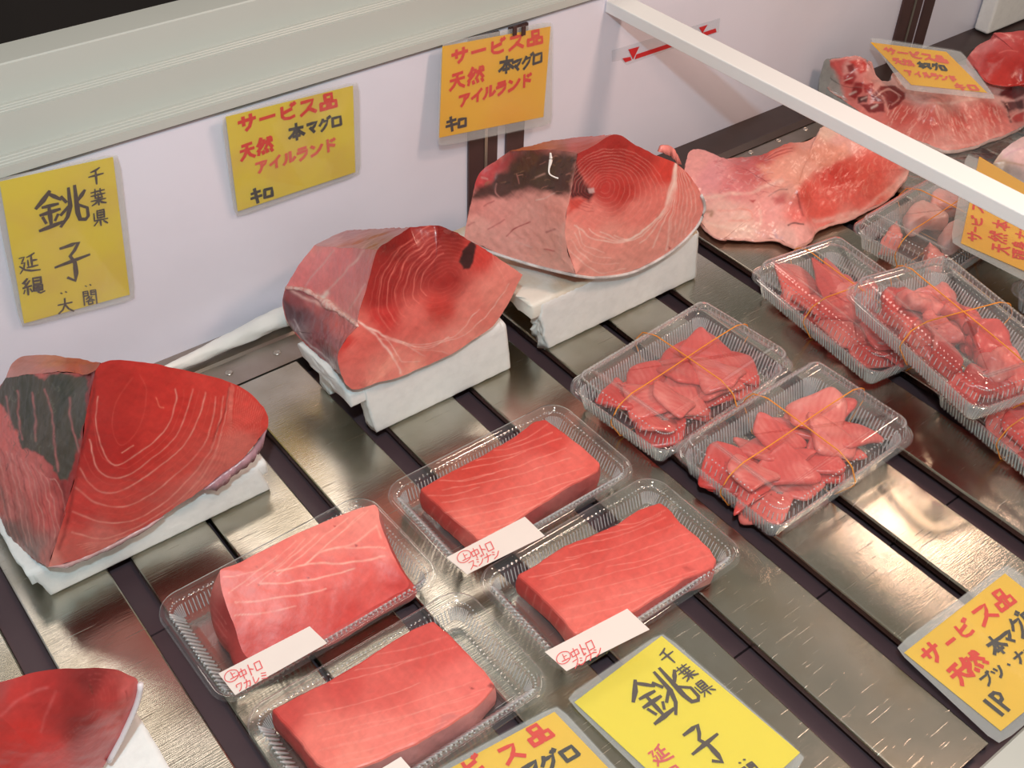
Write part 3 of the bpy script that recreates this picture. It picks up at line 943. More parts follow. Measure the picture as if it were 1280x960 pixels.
def paint(uv, spots, lines, blobs, seed=0, jit=1.6):
    N = len(uv)
    j1 = pnoise(uv, 0.045, seed + 11, 3); j2 = pnoise(uv, 0.045, seed + 23, 3)
    q = uv + np.stack([j1, j2], 1) * jit
    W = np.zeros(N); col = np.zeros((N, 3))
    for x, y, c in spots:
        d2 = (q[:, 0] - x) ** 2 + (q[:, 1] - y) ** 2 + 30.0
        wt = 1.0 / d2 ** 1.9
        W += wt
        col += wt[:, None] * lin(c)
    col /= W[:, None]
    def blob(col, poly, c, soft, rag, al):
        P = np.asarray(poly, float)
        qq = uv + np.stack([pnoise(uv, 0.08, seed + 31, 4), pnoise(uv, 0.08, seed + 37, 4)], 1) * rag
        inside = np.zeros(N, bool)
        dm = np.full(N, 1e9)
        for i in range(len(P)):
            a, b = P[i], P[(i + 1) % len(P)]
            cond = ((a[1] > qq[:, 1]) != (b[1] > qq[:, 1]))
            xi = (b[0] - a[0]) * (qq[:, 1] - a[1]) / ((b[1] - a[1]) + 1e-9) + a[0]
            inside ^= cond & (qq[:, 0] < xi)
            ab = b - a
            t = np.clip(((qq - a) @ ab) / (ab @ ab + 1e-9), 0, 1)
            dm = np.minimum(dm, np.hypot(qq[:, 0] - a[0] - t * ab[0], qq[:, 1] - a[1] - t * ab[1]))
        sd = np.where(inside, dm, -dm)
        k = np.clip(0.5 + sd / (soft + 1e-6) * 0.5, 0, 1)
        k = k * k * (3 - 2 * k) * al
        return col * (1 - k[:, None]) + lin(c) * k[:, None]
    for b_ in blobs:
        col = blob(col, *b_)
    mod = 0.72 + 0.4 * pnoise(uv, 0.10, seed + 41, 3)
    for pts, wd, c, al in lines:
        P = np.asarray(pts, float)
        if len(P) < 12:
            P = catmull(P, 5)
        lo, hi = P.min(0) - wd * 3 - 3, P.max(0) + wd * 3 + 3
        m = np.where((q[:, 0] > lo[0]) & (q[:, 0] < hi[0]) & (q[:, 1] > lo[1]) & (q[:, 1] < hi[1]))[0]
        if len(m) == 0:
            continue
        qm = q[m]
        dm = np.full(len(m), 1e9)
        for i in range(len(P) - 1):
            a, b = P[i], P[i + 1]
            ab = b - a
            t = np.clip(((qm - a) @ ab) / (ab @ ab + 1e-9), 0, 1)
            dm = np.minimum(dm, (qm[:, 0] - a[0] - t * ab[0]) ** 2 + (qm[:, 1] - a[1] - t * ab[1]) ** 2)
        k = np.exp(-dm / (wd * wd * 0.5)) * np.clip(al * mod[m], 0, 1)
        col[m] = col[m] * (1 - k[:, None]) + lin(c) * k[:, None]
    for b_ in blobs:
        if b_[4] == .98:
            col = blob(col, *b_)
    col = col * (1 + .07 * pnoise(uv, .22, seed + 61, 4))[:, None]
    col = col * np.array([1.0, 1.06, 1.04]) + np.array([0.002, 0.012, 0.010])
    return np.clip(col, 0, 1)
def paler(sp, k):
    return [(a, b, tuple(v + (t - v) * (k if c[1] >= 60 else 0) for v, t in zip(c, (242, 162, 150)))) if c[1] >= 46 else (a, b, tuple(v * .90 for v in c)) for a, b, c in sp]
def lift(sp, g):  # flesh colours painted brighter, left faces most, to offset weak light there
    out = []
    for a, b, c in sp:
        l_ = np.clip(lin(c) * g, 0, .88)
        s_ = np.where(l_ < .0031308, l_ * 12.92, 1.055 * l_ ** (1 / 2.4) - .055) * 255
        out.append((a, b, tuple(s_)))
    return out
def vnoise(V, amp, sc=60):
    return V + amp * np.stack([pnoise(V, sc, 101, 3), pnoise(V, sc, 202, 3), pnoise(V, sc, 303, 3)], 1)
def patch(name, edges, mat, parent, spots, lines=(), blobs=(), centre=None, bulge=(0, 0, 0), rings=60, amp=0.0008, seed=0, sc=60, jit=1.6, finish=None, bfun=None):
    loop = []
    for e in edges:
        loop.append(e[:-1])
    loop = np.vstack(loop)
    n = len(loop)
    c = loop.mean(0) if centre is None else np.asarray(centre, float)
    bl = np.asarray(bulge, float)
    V = []
    for j in range(rings + 1):
        r = 1 - j / rings
        V.append(c + (loop - c) * r + bl * ((1 - r * r) if bfun is None else bfun(r)))
    if rings > 12:
        # off-plane height from the whole boundary, so that no creases run to the centre
        mu = loop.mean(0)
        nv = np.linalg.svd(loop[::3] - mu, full_matrices=False)[2][2]
        hl = (loop - mu) @ nv
        st_ = max(1, n // 180)
        bp, bh = loop[::st_], hl[::st_]
        bw = np.ones(len(bh))
        if centre is not None:
            bp = np.vstack([bp, c[None]]); bh = np.r_[bh, (c - mu) @ nv]; bw = np.r_[bw, 4.0]
        def idw(X):
            o_ = np.empty(len(X))
            for a_ in range(0, len(X), 20000):
                x = X[a_:a_ + 20000]
                d2 = ((x[:, None, :] - bp[None]) ** 2).sum(2) + 4e-6
                w_ = bw[None] / d2 ** 1.3
                o_[a_:a_ + 20000] = (w_ * bh[None]).sum(1) / w_.sum(1)
            return o_
        bpl = bp - np.outer((bp - mu) @ nv, nv); bp = bpl
        lf = loop - np.outer(hl, nv)
        e0 = hl - idw(lf)
        cf = c - ((c - mu) @ nv) * nv
        out = []
        for j in range(rings + 1):
            r = 1 - j / rings
            X = cf + (lf - cf) * r
            h = idw(X) + e0 * r ** 6
            out.append(X + h[:, None] * nv + bl * ((1 - r * r) if bfun is None else bfun(r)))
        V = out
    V = np.vstack(V)
    V = vnoise(V, amp, sc)
    i = np.arange(n)
    Q = []
    for j in range(rings):
        Q.append(np.stack([j * n + i, j * n + (i + 1) % n, (j + 1) * n + (i + 1) % n, (j + 1) * n + i], 1))
    Q = np.vstack(Q)
    # orientation: face the outside (towards the camera for the seen faces)
    k = n * (rings // 3)
    a, b_, d = V[Q[k + n // 5]][:3]
    uv = proj(V)
    if finish: V = finish(V, uv)
    col = paint(uv, spots, lines, blobs, seed, jit)
    me = qmesh(name, V, Q, col)
    return me
def join_patches(name, mes, mat, parent):
    """merge the patches of one piece of flesh into a single mesh object"""
    Vs, Qs, Cs, off = [], [], [], 0
    for me in mes:
        n = len(me.vertices)
        v = np.empty(n * 3, np.float32); me.vertices.foreach_get('co', v)
        q = np.empty(len(me.loops), np.int32); me.loops.foreach_get('vertex_index', q)
        c = np.empty(n * 4, np.float32); me.color_attributes['Col'].data.foreach_get('color', c)
        lt = np.empty(len(me.polygons), np.int32); me.polygons.foreach_get('loop_total', lt)
        if not (lt == 4).all():
            ls = np.empty(len(me.polygons), np.int32); me.polygons.foreach_get('loop_start', ls)
            ok = ls[lt == 4]
            q = q[(ok[:, None] + np.arange(4)).ravel()]
        Vs.append(v.reshape(-1, 3)); Qs.append(q.reshape(-1, 4) + off); Cs.append(c.reshape(-1, 4)[:, :3])
        off += n
    V = np.vstack(Vs); Q = np.vstack(Qs); Cc = np.vstack(Cs)
    # turn every patch outward from the piece's centre
    me = qmesh(name, V, Q, Cc)
    for m_ in mes:
        bpy.data.meshes.remove(m_)
    return link(name, me, mat, parent)
REDC = (178, 30, 27)

# --- foam boards (upturned lids: flat top with lips that stand on the slats)
def foam_board(x0, x1, xl0, xl1, y0, y1, h, slab, label, seed, top='foam', cut=0.0):
    """x0..x1 top slab, xl0..xl1 front lip at the floor"""
    r = base('foam_board', ((x0 + x1) / 2, (y0 + y1) / 2, 0.0))
    tag(r, label, 'foam')
    def slabmesh(name, xa, xb, ya, yb, za, zb, xa2, xb2, mt, nx=60):
        # rounded box grid: profile in (y,z), run along x; ends ragged
        rr = min(0.004, (zb - za) / 3)
        pr_ = []
        for (cy, cz, a0) in ((ya + rr, zb - rr, 180), (yb - rr, zb - rr, 90), (yb - rr, za + rr, 0), (ya + rr, za + rr, -90)):
            for k in range(4):
                a = math.radians(a0 - k * 30)
                pr_.append((cy + rr * math.cos(a), cz + rr * math.sin(a)))
        # subdivide long sides
        P = []
        m = len(pr_)
        for i in range(m):
            a, b = np.array(pr_[i]), np.array(pr_[(i + 1) % m])
            k = max(1, int(np.linalg.norm(b - a) / 0.006))
            for j in range(k):
                P.append(a + (b - a) * j / k)
        P = np.array(P)
        n = len(P)
        V = []
        for i in range(nx + 1):
            u = i / nx
            za_ = (P[:, 1] - za) / (zb - za)
            xs0 = xa2 + (xa - xa2) * za_
            xs1 = xb2 + (xb - xb2) * za_
            jag = pnoise(np.c_[P * 1.0, np.zeros(n)], 170, seed, 4) * 0.0035
            jag2 = pnoise(np.c_[P * 1.0, np.zeros(n)], 120, seed + 5, 3) * 0.0006
            x = (xs0 + jag * cut) * (1 - u) + (xs1 + jag2) * u
            V.append(np.c_[x, P])
        V = vnoise(np.vstack(V), 0.0003, 220)
        F = []
        for i in range(nx):
            for k in range(n):
                a, b = i * n + k, i * n + (k + 1) % n
                F.append((a, b, b + n, a + n))
        # end caps as fans with a rough centre
        for i, sgn in ((0, -1), (nx, 1)):
            c = V[i * n:(i + 1) * n].mean(0)
            prev = np.arange(i * n, (i + 1) * n)
            for q in (0.75, 0.5, 0.25):
                ring = c + (V[i * n:(i + 1) * n] - c) * q
                ring[:, 0] += pnoise(ring, 300, seed + 9, 3) * 0.0018 * (cut if sgn < 0 else 0.2)
                b0 = len(V)
                V = np.vstack([V, ring])
                cur = np.arange(b0, b0 + n)
                for k in range(n):
                    f = (prev[k], prev[(k + 1) % n], cur[(k + 1) % n], cur[k])
                    F.append(f[::-1] if sgn < 0 else f)
                prev = cur
            b0 = len(V)
            V = np.vstack([V, c[None]])
            for k in range(n):
                f = (prev[k], prev[(k + 1) % n], b0)
                F.append(f[::-1] if sgn < 0 else f)
        me = mesh(name, V, F, True)
        o = link(name, me, M[mt], r)
        return o
    slabmesh('top_slab', x0, x1, y0, y1, h - slab, h, x0 + .003, x1, top)
    a = slabmesh('front_lip', xl0 - 0.003, xl1 - .008, y0 - 0.0004, y0 + 0.020, 0.0006, h - 0.0015, xl0 + .007, xl1, 'foam')
    slabmesh('rear_lip', xl0, xl1, y1 - 0.020, y1, 0.0006, h - slab * .6, xl0, xl1, 'foam')
    return r
foam_board(0.066, 0.279, 0.072, 0.279, -0.222, -0.07, 0.037, 0.016, 'low white foam board under the big tuna block at the left', 1, cut=0.5)
foam_board(0.369, 0.543, 0.3880, 0.5557, -0.2165, -0.125, 0.066, 0.020, 'thick white foam board under the middle tuna block', 2, cut=0.6)
foam_board(0.583, 0.812, 0.5985, 0.8215, -0.2150, -0.060, 0.0695, 0.020, 'white foam board with amber juice under the rear tuna block, hollow at its broken end', 3, top='foamstain', cut=2.2)
foam_board(-0.15, 0.083, -0.14, 0.080, -0.500, -0.385, 0.045, 0.018, 'white foam board with a torn corner at the bottom left edge', 4, cut=1.0)
b = box('foam_board', 1.640, 2.10, -0.0300, -0.0040, 0.0110, 0.26, M['foam'], bevel=.004)
b.rotation_euler = (0, 0, 0)
tag(b, 'pale foam board standing upright against the back wall, right edge', 'foam')

def Zf(ox, oy, s):
    return lambda *L: zc(L, ox, oy, s)
def e2(pts, y, **k):
    return edge([(a, b, y) for a, b in pts], **k)

# --- tuna block one (left)
Z = Zf(0, 430, 2.742)
yf = -0.2400
Aw = at(60, 709, 1, yf)
ridge = edge([(a, b, yf) for a, b in Z((165, 765), (185, 700), (240, 520), (265, 420), (300, 230), (326, 90))])
topf = edge([(a, b, y) for (a, b), y in zip(Z((326, 90), (345, 66), (400, 55), (530, 68), (680, 100), (790, 130), (860, 170), (905, 215)), [yf] * 8)])
right = edge([(a, b, yf) for a, b in Z((905, 215), (919, 250), (918, 285), (902, 308))])
bot = edge([(a, b, yf) for a, b in Z((902, 308), (840, 385), (750, 455), (690, 500), (550, 592), (450, 650), (350, 702), (240, 748), (165, 765))], rag=.0006)
tl = edge([(a, b, y) for (a, b), y in zip(Z((326, 90), (300, 102), (200, 98), (100, 105), (20, 118)), [yf, -.215, -.185, -.15, -.12])], rag=.0008)
sil = edge([(a, b, y) for (a, b), y in zip(Z((20, 118), (45, 62), (100, 38), (220, 44), (345, 66)), [-.12, -.10, -.10, -.15, -.214])])
backl = edge([(7, 473, -.12), (-14, 505, -.10), (-28, 545, -.09), ('w', .070, -.088, .039)])
botl = edge([('w', .070, -.088, .039), ('z', -8, 640, .038), ('z', 0, 646, .038), ('z', 11, 667, .038), ('z', 33, 691, .038), ('w', *Aw)], rag=.0008)
botl[0] = backl[-1]; botl[-1] = bot[-1]; 
topf2 = edge([(345 / 2.742, 430 + 66 / 2.742, yf), (326 / 2.742, 430 + 90 / 2.742, yf)])
L_ = []
F1 = [Z((455, 115), (400, 190), (385, 280), (408, 345), (450, 325), (490, 250), (500, 160), (480, 105)),
      Z((335, 180), (332, 300), (380, 412), (450, 390), (560, 300), (602, 200), (600, 155)),
      Z((305, 330), (340, 432), (400, 460), (480, 425), (590, 330), (640, 230), (660, 155)),
      Z((275, 425), (320, 495), (400, 508), (500, 455), (620, 360), (680, 250), (703, 165)),
      Z((258, 490), (330, 545), (420, 558), (530, 505), (660, 395), (722, 290), (738, 180)),
      Z((250, 575), (340, 610), (450, 605), (560, 545), (680, 430), (742, 310), (766, 180)),
      Z((245, 645), (350, 668), (480, 622), (620, 530), (712, 430), (762, 290), (785, 150))]
L_.append((F1[0], .9, (220, 90, 78), .40))
for k in range(1, 7):
    L_.append((F1[k], 1.25, (240, 156, 142), .72))
    if k < 6:
        L_.append((fam(F1[k], F1[k + 1], 3)[1], .7, (226, 96, 84), .40))
for ln in fam(Z((790, 135), (772, 280), (700, 430), (600, 560), (430, 660), (260, 690)), Z((800, 150), (785, 330), (745, 450), (650, 540), (520, 630), (300, 715)), 5):
    L_.append((ln, .8, (236, 140, 126), .55))
for ln in fam(Z((812, 150), (800, 260), (775, 430)), Z((905, 225), (893, 262), (893, 300)), 15):
    L_.append((ln, .7, (240, 130, 118), .55))
L_.append((Z((785, 140), (770, 230), (730, 330)), 1.5, (140, 20, 22), .8))
L_.append((Z((415, 375), (455, 350)), 1.1, (245, 160, 140), .8))
L_.append((Z((535, 185), (545, 215), (560, 220)), 1.2, (240, 120, 100), .8))
L_.append((Z((200, 700), (235, 600), (262, 440), (310, 240), (322, 110)), 3.6, (115, 12, 16), .75))
S1 = [(150, 480, (176, 30, 27)), (150, 560, (180, 28, 26)), (112, 560, (172, 28, 27)), (190, 470, (190, 36, 32)), (220, 500, (200, 42, 37)), (270, 520, (206, 58, 50)), (270, 485, (206, 52, 46)),
      (315, 520, (220, 62, 54)), (230, 580, (212, 70, 62)), (150, 640, (206, 62, 55)), (100, 640, (196, 48, 44)), (90, 690, (205, 80, 72)), (130, 675, (214, 104, 96)), (60, 707, (222, 130, 120)), (300, 560, (220, 104, 94)), (250, 605, (216, 104, 96)), (195, 560, (200, 46, 40))]
p_front = patch('front', [topf2[::-1], topf[len(topf2) - 1:] if False else edge([(a, b, yf) for a, b in Z((345, 66), (400, 55), (530, 68), (680, 100), (790, 130), (860, 170), (905, 215))]), right, bot, ridge], None, None, S1, L_,
                centre=at(165, 570, 1, yf), bulge=(0, -0.004, 0), rings=110, seed=1)
DK = (78, 68, 58)
SL1 = [(20, 465, (170, 84, 84)), (90, 640, (150, 40, 40)), (60, 700, (190, 110, 105)), (60, 640, (200, 84, 80)), (30, 600, (206, 100, 96)), (5, 540, (210, 96, 92)), (10, 640, (190, 100, 96)), (95, 600, (150, 34, 34)), (110, 500, (140, 26, 28)), (60, 470, (180, 84, 80)), (-40, 560, (170, 90, 84)), (40, 690, (150, 110, 106)), (10, 665, (120, 84, 80))]
BL1 = [(Z((14, 108), (95, 98), (150, 118), (215, 98), (292, 112), (300, 180), (292, 260), (262, 370), (238, 468), (205, 462), (150, 385), (80, 352), (30, 250), (-10, 190)), DK, 2, 4, .96),
       (Z((60, 120), (120, 130), (130, 240), (100, 330), (50, 240)), (60, 54, 46), 10, 8, .6),
       (Z((180, 120), (240, 120), (240, 200), (190, 260)), (54, 48, 40), 8, 8, .7)]
LL1 = []
for ln in ((( 58, 160), (66, 240), (80, 330)), ((108, 170), (118, 250), (126, 335)), ((160, 160), (178, 270), (200, 430)), ((238, 180), (250, 280), (266, 370)), ((20, 180), (36, 260))):
    LL1.append((Z(*ln), 2.0, (205, 112, 112), .85))
for i in range(14):
    x = -20 + i * 17
    LL1.append((Z((x - 30, 330 + i * 10), (x, 480), (x + 45, 690)), 1.1, (238, 160, 150) if i % 3 else (150, 36, 38), .6))
LL1.append((Z((215, 470), (215, 600), (175, 740)), 3.5, (122, 14, 18), .65))
LL1.append((Z((0, 480), (40, 620), (130, 740)), 2.5, (110, 80, 80), .6))
rsf = np.random.RandomState(19)
for i in range(70):
    x, y = rsf.uniform(20, 290), rsf.uniform(110, 420)
    LL1.append((Z((x, y), (x + rsf.uniform(-6, 6), y + 9), (x + rsf.uniform(-10, 10), y + rsf.uniform(14, 26))), rsf.uniform(.6, 1.2), [(130, 120, 104), (36, 32, 28), (96, 84, 66)][i % 3], .6))
p_left = patch('left', [ridge, tl, backl, botl], None, None, lift(SL1, 1.2), LL1, BL1, rings=80, seed=2, amp=.0011, sc=90, bulge=(-.003, -.002, 0), jit=3)
ST1 = [(20, 455, (176, 104, 92)), (60, 452, (190, 110, 84)), (100, 455, (176, 70, 52)), (130, 452, (180, 56, 44)), (10, 465, (190, 120, 116)), (60, 466, (188, 100, 96))]
p_top = patch('top', [tl[::-1], topf2[::-1], sil[::-1]], None, None, ST1, [(Z((60, 60), (200, 62), (330, 72)), 2, (150, 64, 30), .5), (Z((230, 60), (260, 62)), 3, (150, 30, 24), .7)], rings=24, seed=3, jit=3)
p_back = patch('back', [sil, edge([(a, b, yf) for a, b in Z((345, 66), (400, 55), (530, 68), (680, 100), (790, 130), (860, 170), (905, 215))]), right, bot, botl[::-1], backl[::-1]], None, None, [(100, 500, (170, 60, 56))], centre=(0.15, -0.115, 0.045), rings=12, seed=4)
o = join_patches('tuna_block', [p_front, p_left, p_top, p_back], M['matte'], None)
tag(o, 'large tuna block with deep red face and dark scaly strips at the left', 'tuna')
def strip(name, pts, y, wdt, th, mat, col, parent=None, seed=5):
    """ragged thin flap of skin hanging along a lower edge"""
    top = e2(pts, y, sp=.002)
    n = len(top)
    k = pnoise(top, 200, seed, 4)
    dn = top.copy()
    dn[:, 2] -= wdt * (0.75 + 0.5 * k)
    dn[:, 1] -= 0.0015
    ends = np.clip(np.minimum(np.arange(n), np.arange(n)[::-1]) / 5.0, 0, 1)
    dn = top + (dn - top) * ends[:, None]
    V = np.vstack([top, dn, top + [0, th, 0], dn + [0, th, 0]])
    V = vnoise(V, .0006, 200)
    i = np.arange(n - 1)
    Q = np.vstack([np.stack([i, i + 1, n + i + 1, n + i], 1), np.stack([2 * n + i, 3 * n + i, 3 * n + i + 1, 2 * n + i + 1], 1),
                   np.stack([n + i, n + i + 1, 3 * n + i + 1, 3 * n + i], 1), np.stack([i, 2 * n + i, 2 * n + i + 1, i + 1], 1)])
    uv = proj(V)
    c = lin(col)[None] * (1 + .3 * pnoise(uv, .2, seed, 3))[:, None]
    return link(name, qmesh(name, V, Q, np.clip(c, 0, 1)), mat, parent)
strip('skin_flap', Z((915, 295), (860, 375), (770, 445), (700, 500)), yf - .0005, .010, .0025, M['wet'], (176, 132, 140), o)
strip('skin_flap', Z((560, 592), (450, 655), (350, 705), (240, 750), (168, 766)), yf - .0005, .0035, .002, M['wet'], (186, 150, 150), o, 8)

# --- tuna block two (middle)
Z = Zf(340, 260, 4)
yf = -0.2270
rid = edge([(a, b, y) for (a, b), y in zip(Z((345, 835), (330, 740), (372, 655), (430, 590), (432, 550), (490, 345), (532, 208), (585, 165), (690, 96)), [yf, yf, yf, yf, yf, yf, yf, yf, -.20])])
tf = edge([(a, b, y) for (a, b), y in zip(Z((690, 96), (760, 90), (825, 90), (900, 112), (1000, 166), (1110, 236), (1252, 332)), [-.20, -.205, -.21, yf, yf, yf, yf])], rag=.0004)
rt = edge([(a, b, yf) for a, b in Z((1252, 332), (1205, 430), (1130, 560), (1040, 640), (880, 738), (760, 795), (660, 836), (500, 885), (420, 908), (372, 885), (345, 835))], rag=.0003)
tl = edge([(a, b, y) for (a, b), y in zip(Z((532, 208), (400, 200), (210, 190)), [yf, -.16, -.085])], smooth=False)
ttop = edge([(a, b, y) for (a, b), y in zip(Z((210, 190), (300, 140), (370, 113), (385, 112)), [-.085, -.06, -.05, -.05])])
ttop2 = edge([(a, b, y) for (a, b), y in zip(Z((385, 112), (550, 103), (690, 96)), [-.05, -.12, -.20])], rag=.0006)
# split the ridge into the part below and above the top facet's corner
d = np.linalg.norm(rid - at(340 + 532 / 4, 260 + 208 / 4, 1, yf), axis=1).argmin()
rid_lo, rid_hi = rid[:d + 1], rid[d:]
tl[0] = rid[d]
d2 = np.linalg.norm(rid_lo - at(340 + 430 / 4, 260 + 590 / 4, 1, yf), axis=1).argmin()
rid_a, rid_b = rid_lo[:d2 + 1], rid_lo[d2:]
mid = edge([(a, b, y) for (a, b), y in zip(Z((430, 590), (350, 530), (260, 470), (160, 410), (65, 398)), [yf, -.175, -.135, -.10, -.075])], rag=.0006)
mid[0] = rid_lo[d2]
bk1 = edge([(a, b, y) for (a, b), y in zip(Z((65, 398), (130, 300), (210, 190)), [-.075, -.08, -.085])])
bk2 = edge([(a, b, y) for (a, b), y in zip(Z((65, 398), (54, 470), (75, 560), (110, 620)), [-.075, -.08, -.09, -.10])])
low = edge([('z', 340 + 110 / 4, 260 + 620 / 4, .072), ('z', 340 + 180 / 4, 260 + 690 / 4, .068), ('z', 340 + 250 / 4, 260 + 750 / 4, .068), ('z', 340 + 300 / 4, 260 + 795 / 4, .068), (340 + 345 / 4, 260 + 835 / 4, yf)], rag=.0006)
low[0] = bk2[-1]; low[-1] = rid[0]
S2 = [(500, 310, (150, 20, 20)), (490, 345, (168, 24, 24)), (475, 370, (176, 30, 30)), (530, 330, (158, 22, 22)), (560, 300, (162, 26, 24)), (600, 315, (206, 56, 50)), (640, 345, (226, 110, 100)), (620, 370, (228, 116, 104)),
      (555, 350, (176, 34, 32)), (550, 385, (198, 56, 50)), (520, 400, (206, 62, 56)), (480, 395, (200, 50, 48)), (590, 390, (222, 96, 86)), (570, 425, (228, 110, 102)), (530, 440, (224, 96, 88)), (500, 455, (226, 104, 96)),
      (450, 410, (206, 60, 52)), (440, 440, (206, 62, 56)), (440, 470, (208, 74, 68)), (475, 465, (224, 104, 94)), (432, 430, (200, 48, 44)), (540, 290, (168, 30, 26))]
L2 = []
def ell(cx, cy, rx, ry, rot, a0, a1, n=26):
    out = []
    for i in range(n):
        a = math.radians(a0 + (a1 - a0) * i / (n - 1))
        x, y = rx * math.cos(a), ry * math.sin(a)
        r_ = math.radians(rot)
        out.append((cx + x * math.cos(r_) - y * math.sin(r_), cy + x * math.sin(r_) + y * math.cos(r_)))
    return out
for k in range(13):
    u = k / 12
    E_ = ell(860 - 30 * u, 365 + 25 * u, 60 + 300 * u, 36 + 235 * u, -32, 60, 380)
    L2.append((Z(*E_), .8, (232, 112, 102), .16 + .16 * u))
for k in range(6):
    u = k / 5
    E_ = ell(880 - 10 * u, 340 + 15 * u, 150 + 230 * u, 110 + 160 * u, -40, 175, 290)
    L2.append((Z(*E_), 1.0, (236, 120, 108), .65))
for ln in fam(Z((440, 580), (600, 660), (720, 688), (850, 670), (1000, 610), (1110, 500), (1180, 380)), Z((445, 585), (560, 640), (620, 720), (660, 770), (740, 770)), 4):
    L2.append((ln, 1.0, (255, 204, 194), .75))
L2.append((Z((430, 570), (520, 640), (600, 730), (640, 800), (645, 830)), 1.8, (255, 208, 198), .9))
L2.append((Z((540, 650), (660, 680), (760, 740)), 1.4, (248, 176, 166), .7))
L2.append((Z((700, 700), (820, 715), (900, 735)), 1.0, (246, 176, 164), .7))
for ln in fam(Z((380, 700), (450, 640), (540, 700), (610, 790)), Z((400, 860), (470, 800), (540, 810), (580, 840)), 9):
    L2.append((ln, .6, (232, 120, 108), .5))
L2.append((Z((1105, 240), (1150, 330), (1165, 400), (1150, 480)), .9, (244, 150, 136), .7))
B2 = [(Z((1000, 166), (1018, 190), (1012, 250), (985, 300), (955, 302), (935, 270), (950, 215)), (58, 10, 16), 2, 2, .98)]
f2 = patch('front', [rid_a, rid_b, rid_hi, tf, rt], None, None, lift(paler(S2, .42), 1.05), L2, B2, centre=at(530, 385, 1, yf), bulge=(0, -.005, 0), rings=110, seed=11, jit=3)
SL2 = [(400, 320, (200, 96, 100)), (380, 350, (196, 90, 94)), (430, 330, (190, 80, 84)), (420, 370, (196, 86, 86)), (460, 330, (170, 60, 60)), (445, 385, (200, 96, 92)), (465, 315, (160, 60, 50)), (395, 309, (206, 110, 110))]
LL2 = [(Z((310, 210), (240, 300), (170, 390)), 1.6, (228, 160, 156), .9), (Z((460, 210), (370, 320), (280, 420)), 1.9, (232, 168, 160), .9), (Z((470, 380), (400, 480), (380, 510)), 1.6, (232, 168, 160), .9),
       (Z((100, 400), (250, 450), (340, 520), (430, 580)), 4.0, (236, 200, 190), .9), (Z((235, 480), (275, 430)), 4.5, (244, 226, 214), .95)]
l2 = patch('left', [mid[::-1], rid_b[::-1][::-1] if False else rid_b, tl, bk1[::-1]], None, None, lift(paler(SL2, .2), 1.35), LL2, rings=60, seed=12, amp=.0009, jit=2.2)
SK2 = [(370, 375, (150, 60, 66)), (380, 395, (110, 50, 58)), (400, 420, (140, 60, 66)), (420, 440, (170, 76, 78)), (390, 380, (190, 90, 90)), (430, 410, (206, 90, 84)), (365, 390, (120, 62, 70)), (410, 445, (120, 84, 90)), (375, 415, (130, 100, 104)), (415, 460, (170, 140, 140))]
k2 = patch('belly', [rid_a, mid, bk2, low], None, None, SK2,
           [(Z((70, 480), (150, 600), (260, 700), (330, 790)), 3.0, (96, 56, 62), .5), (Z((110, 560), (150, 640), (240, 720), (320, 800)), 1.6, (214, 190, 190), .6), (Z((430, 585), (340, 520), (200, 470), (90, 410)), 3.5, (234, 180, 172), .8)],
           [(Z((60, 450), (120, 490), (160, 560), (130, 600), (80, 560)), (80, 36, 46), 5, 7, .8)], rings=44, seed=13, amp=.0012, sc=120, bulge=(-.002, -.001, -.001), jit=3)
t2 = patch('top', [rid_hi, ttop2[::-1], ttop[::-1], tl[::-1]], None, None, [(410, 300, (196, 120, 124)), (450, 300, (176, 84, 76)), (480, 300, (150, 54, 40)), (500, 292, (160, 60, 56)), (440, 290, (176, 90, 96)), (465, 306, (150, 70, 40))],
           [(Z((370, 120), (300, 170), (220, 188)), 1.2, (214, 150, 150), .5), (Z((560, 110), (500, 160), (450, 200)), 1.2, (214, 150, 150), .5)], rings=36, seed=14, amp=.0008, jit=2)
bk = patch('back', [ttop, ttop2, tf, rt, low[::-1], bk2[::-1], bk1], None, None, [(100, 500, (176, 80, 76))], centre=(0.45, -0.12, 0.085), rings=10, seed=15)
o = join_patches('tuna_block', [f2, l2, k2, t2, bk], M['wet'], None)
tag(o, 'glossy tuna block with a dark spot in its cut face, middle of three', 'tuna')

mm = resample(mid, 60)
rr = [.0016 + .0014 * abs(v) + .0030 * math.exp(-((i - 33) / 4.0) ** 2) for i, v in enumerate(pnoise(mm, 260, 5, 4))]
rr[0] = rr[-1] = .0006
fm = tube('fat_seam', [p + np.array([0, -.0003, .0004]) for p in mm], rr, pbr('white_fat', tuple(lin((236, 196, 186))), .4, var=.35, vscale=240, color2=tuple(lin((222, 140, 132))), bump=.8, bscale=300), o, seg=10)

# --- tuna block three (rear)
Z = Zf(570, 150, 4)
yf = -0.2260
rid = edge([(a, b, y) for (a, b), y in zip(Z((600, 772), (575, 700), (556, 640), (545, 560), (552, 470), (570, 390), (590, 280), (608, 168)), [yf - .004] + [yf] * 7)])
tf = edge([(a, b, yf) for a, b in Z((608, 168), (700, 122), (800, 72), (900, 124), (1000, 174), (1100, 214))])
rt = edge([(a, b, yf) for a, b in Z((1100, 214), (1185, 300), (1238, 405), (1232, 470), (1188, 545), (1090, 640), (960, 720), (850, 764), (700, 782), (600, 772))])
tl = edge([(a, b, y) for (a, b), y in zip(Z((608, 168), (480, 150), (380, 152), (268, 156)), [yf, -.19, -.17, -.13])])
sil = edge([(a, b, y) for (a, b), y in zip(Z((268, 156), (380, 128), (500, 100), (680, 80), (800, 72)), [-.13, -.12, -.12, -.15, yf])], rag=.0006)
lb = edge([(a, b, y) for (a, b), y in zip(Z((268, 156), (200, 205), (115, 270), (80, 390), (60, 470), (44, 592)), [-.13, -.125, -.12, -.12, -.12, -.125])])
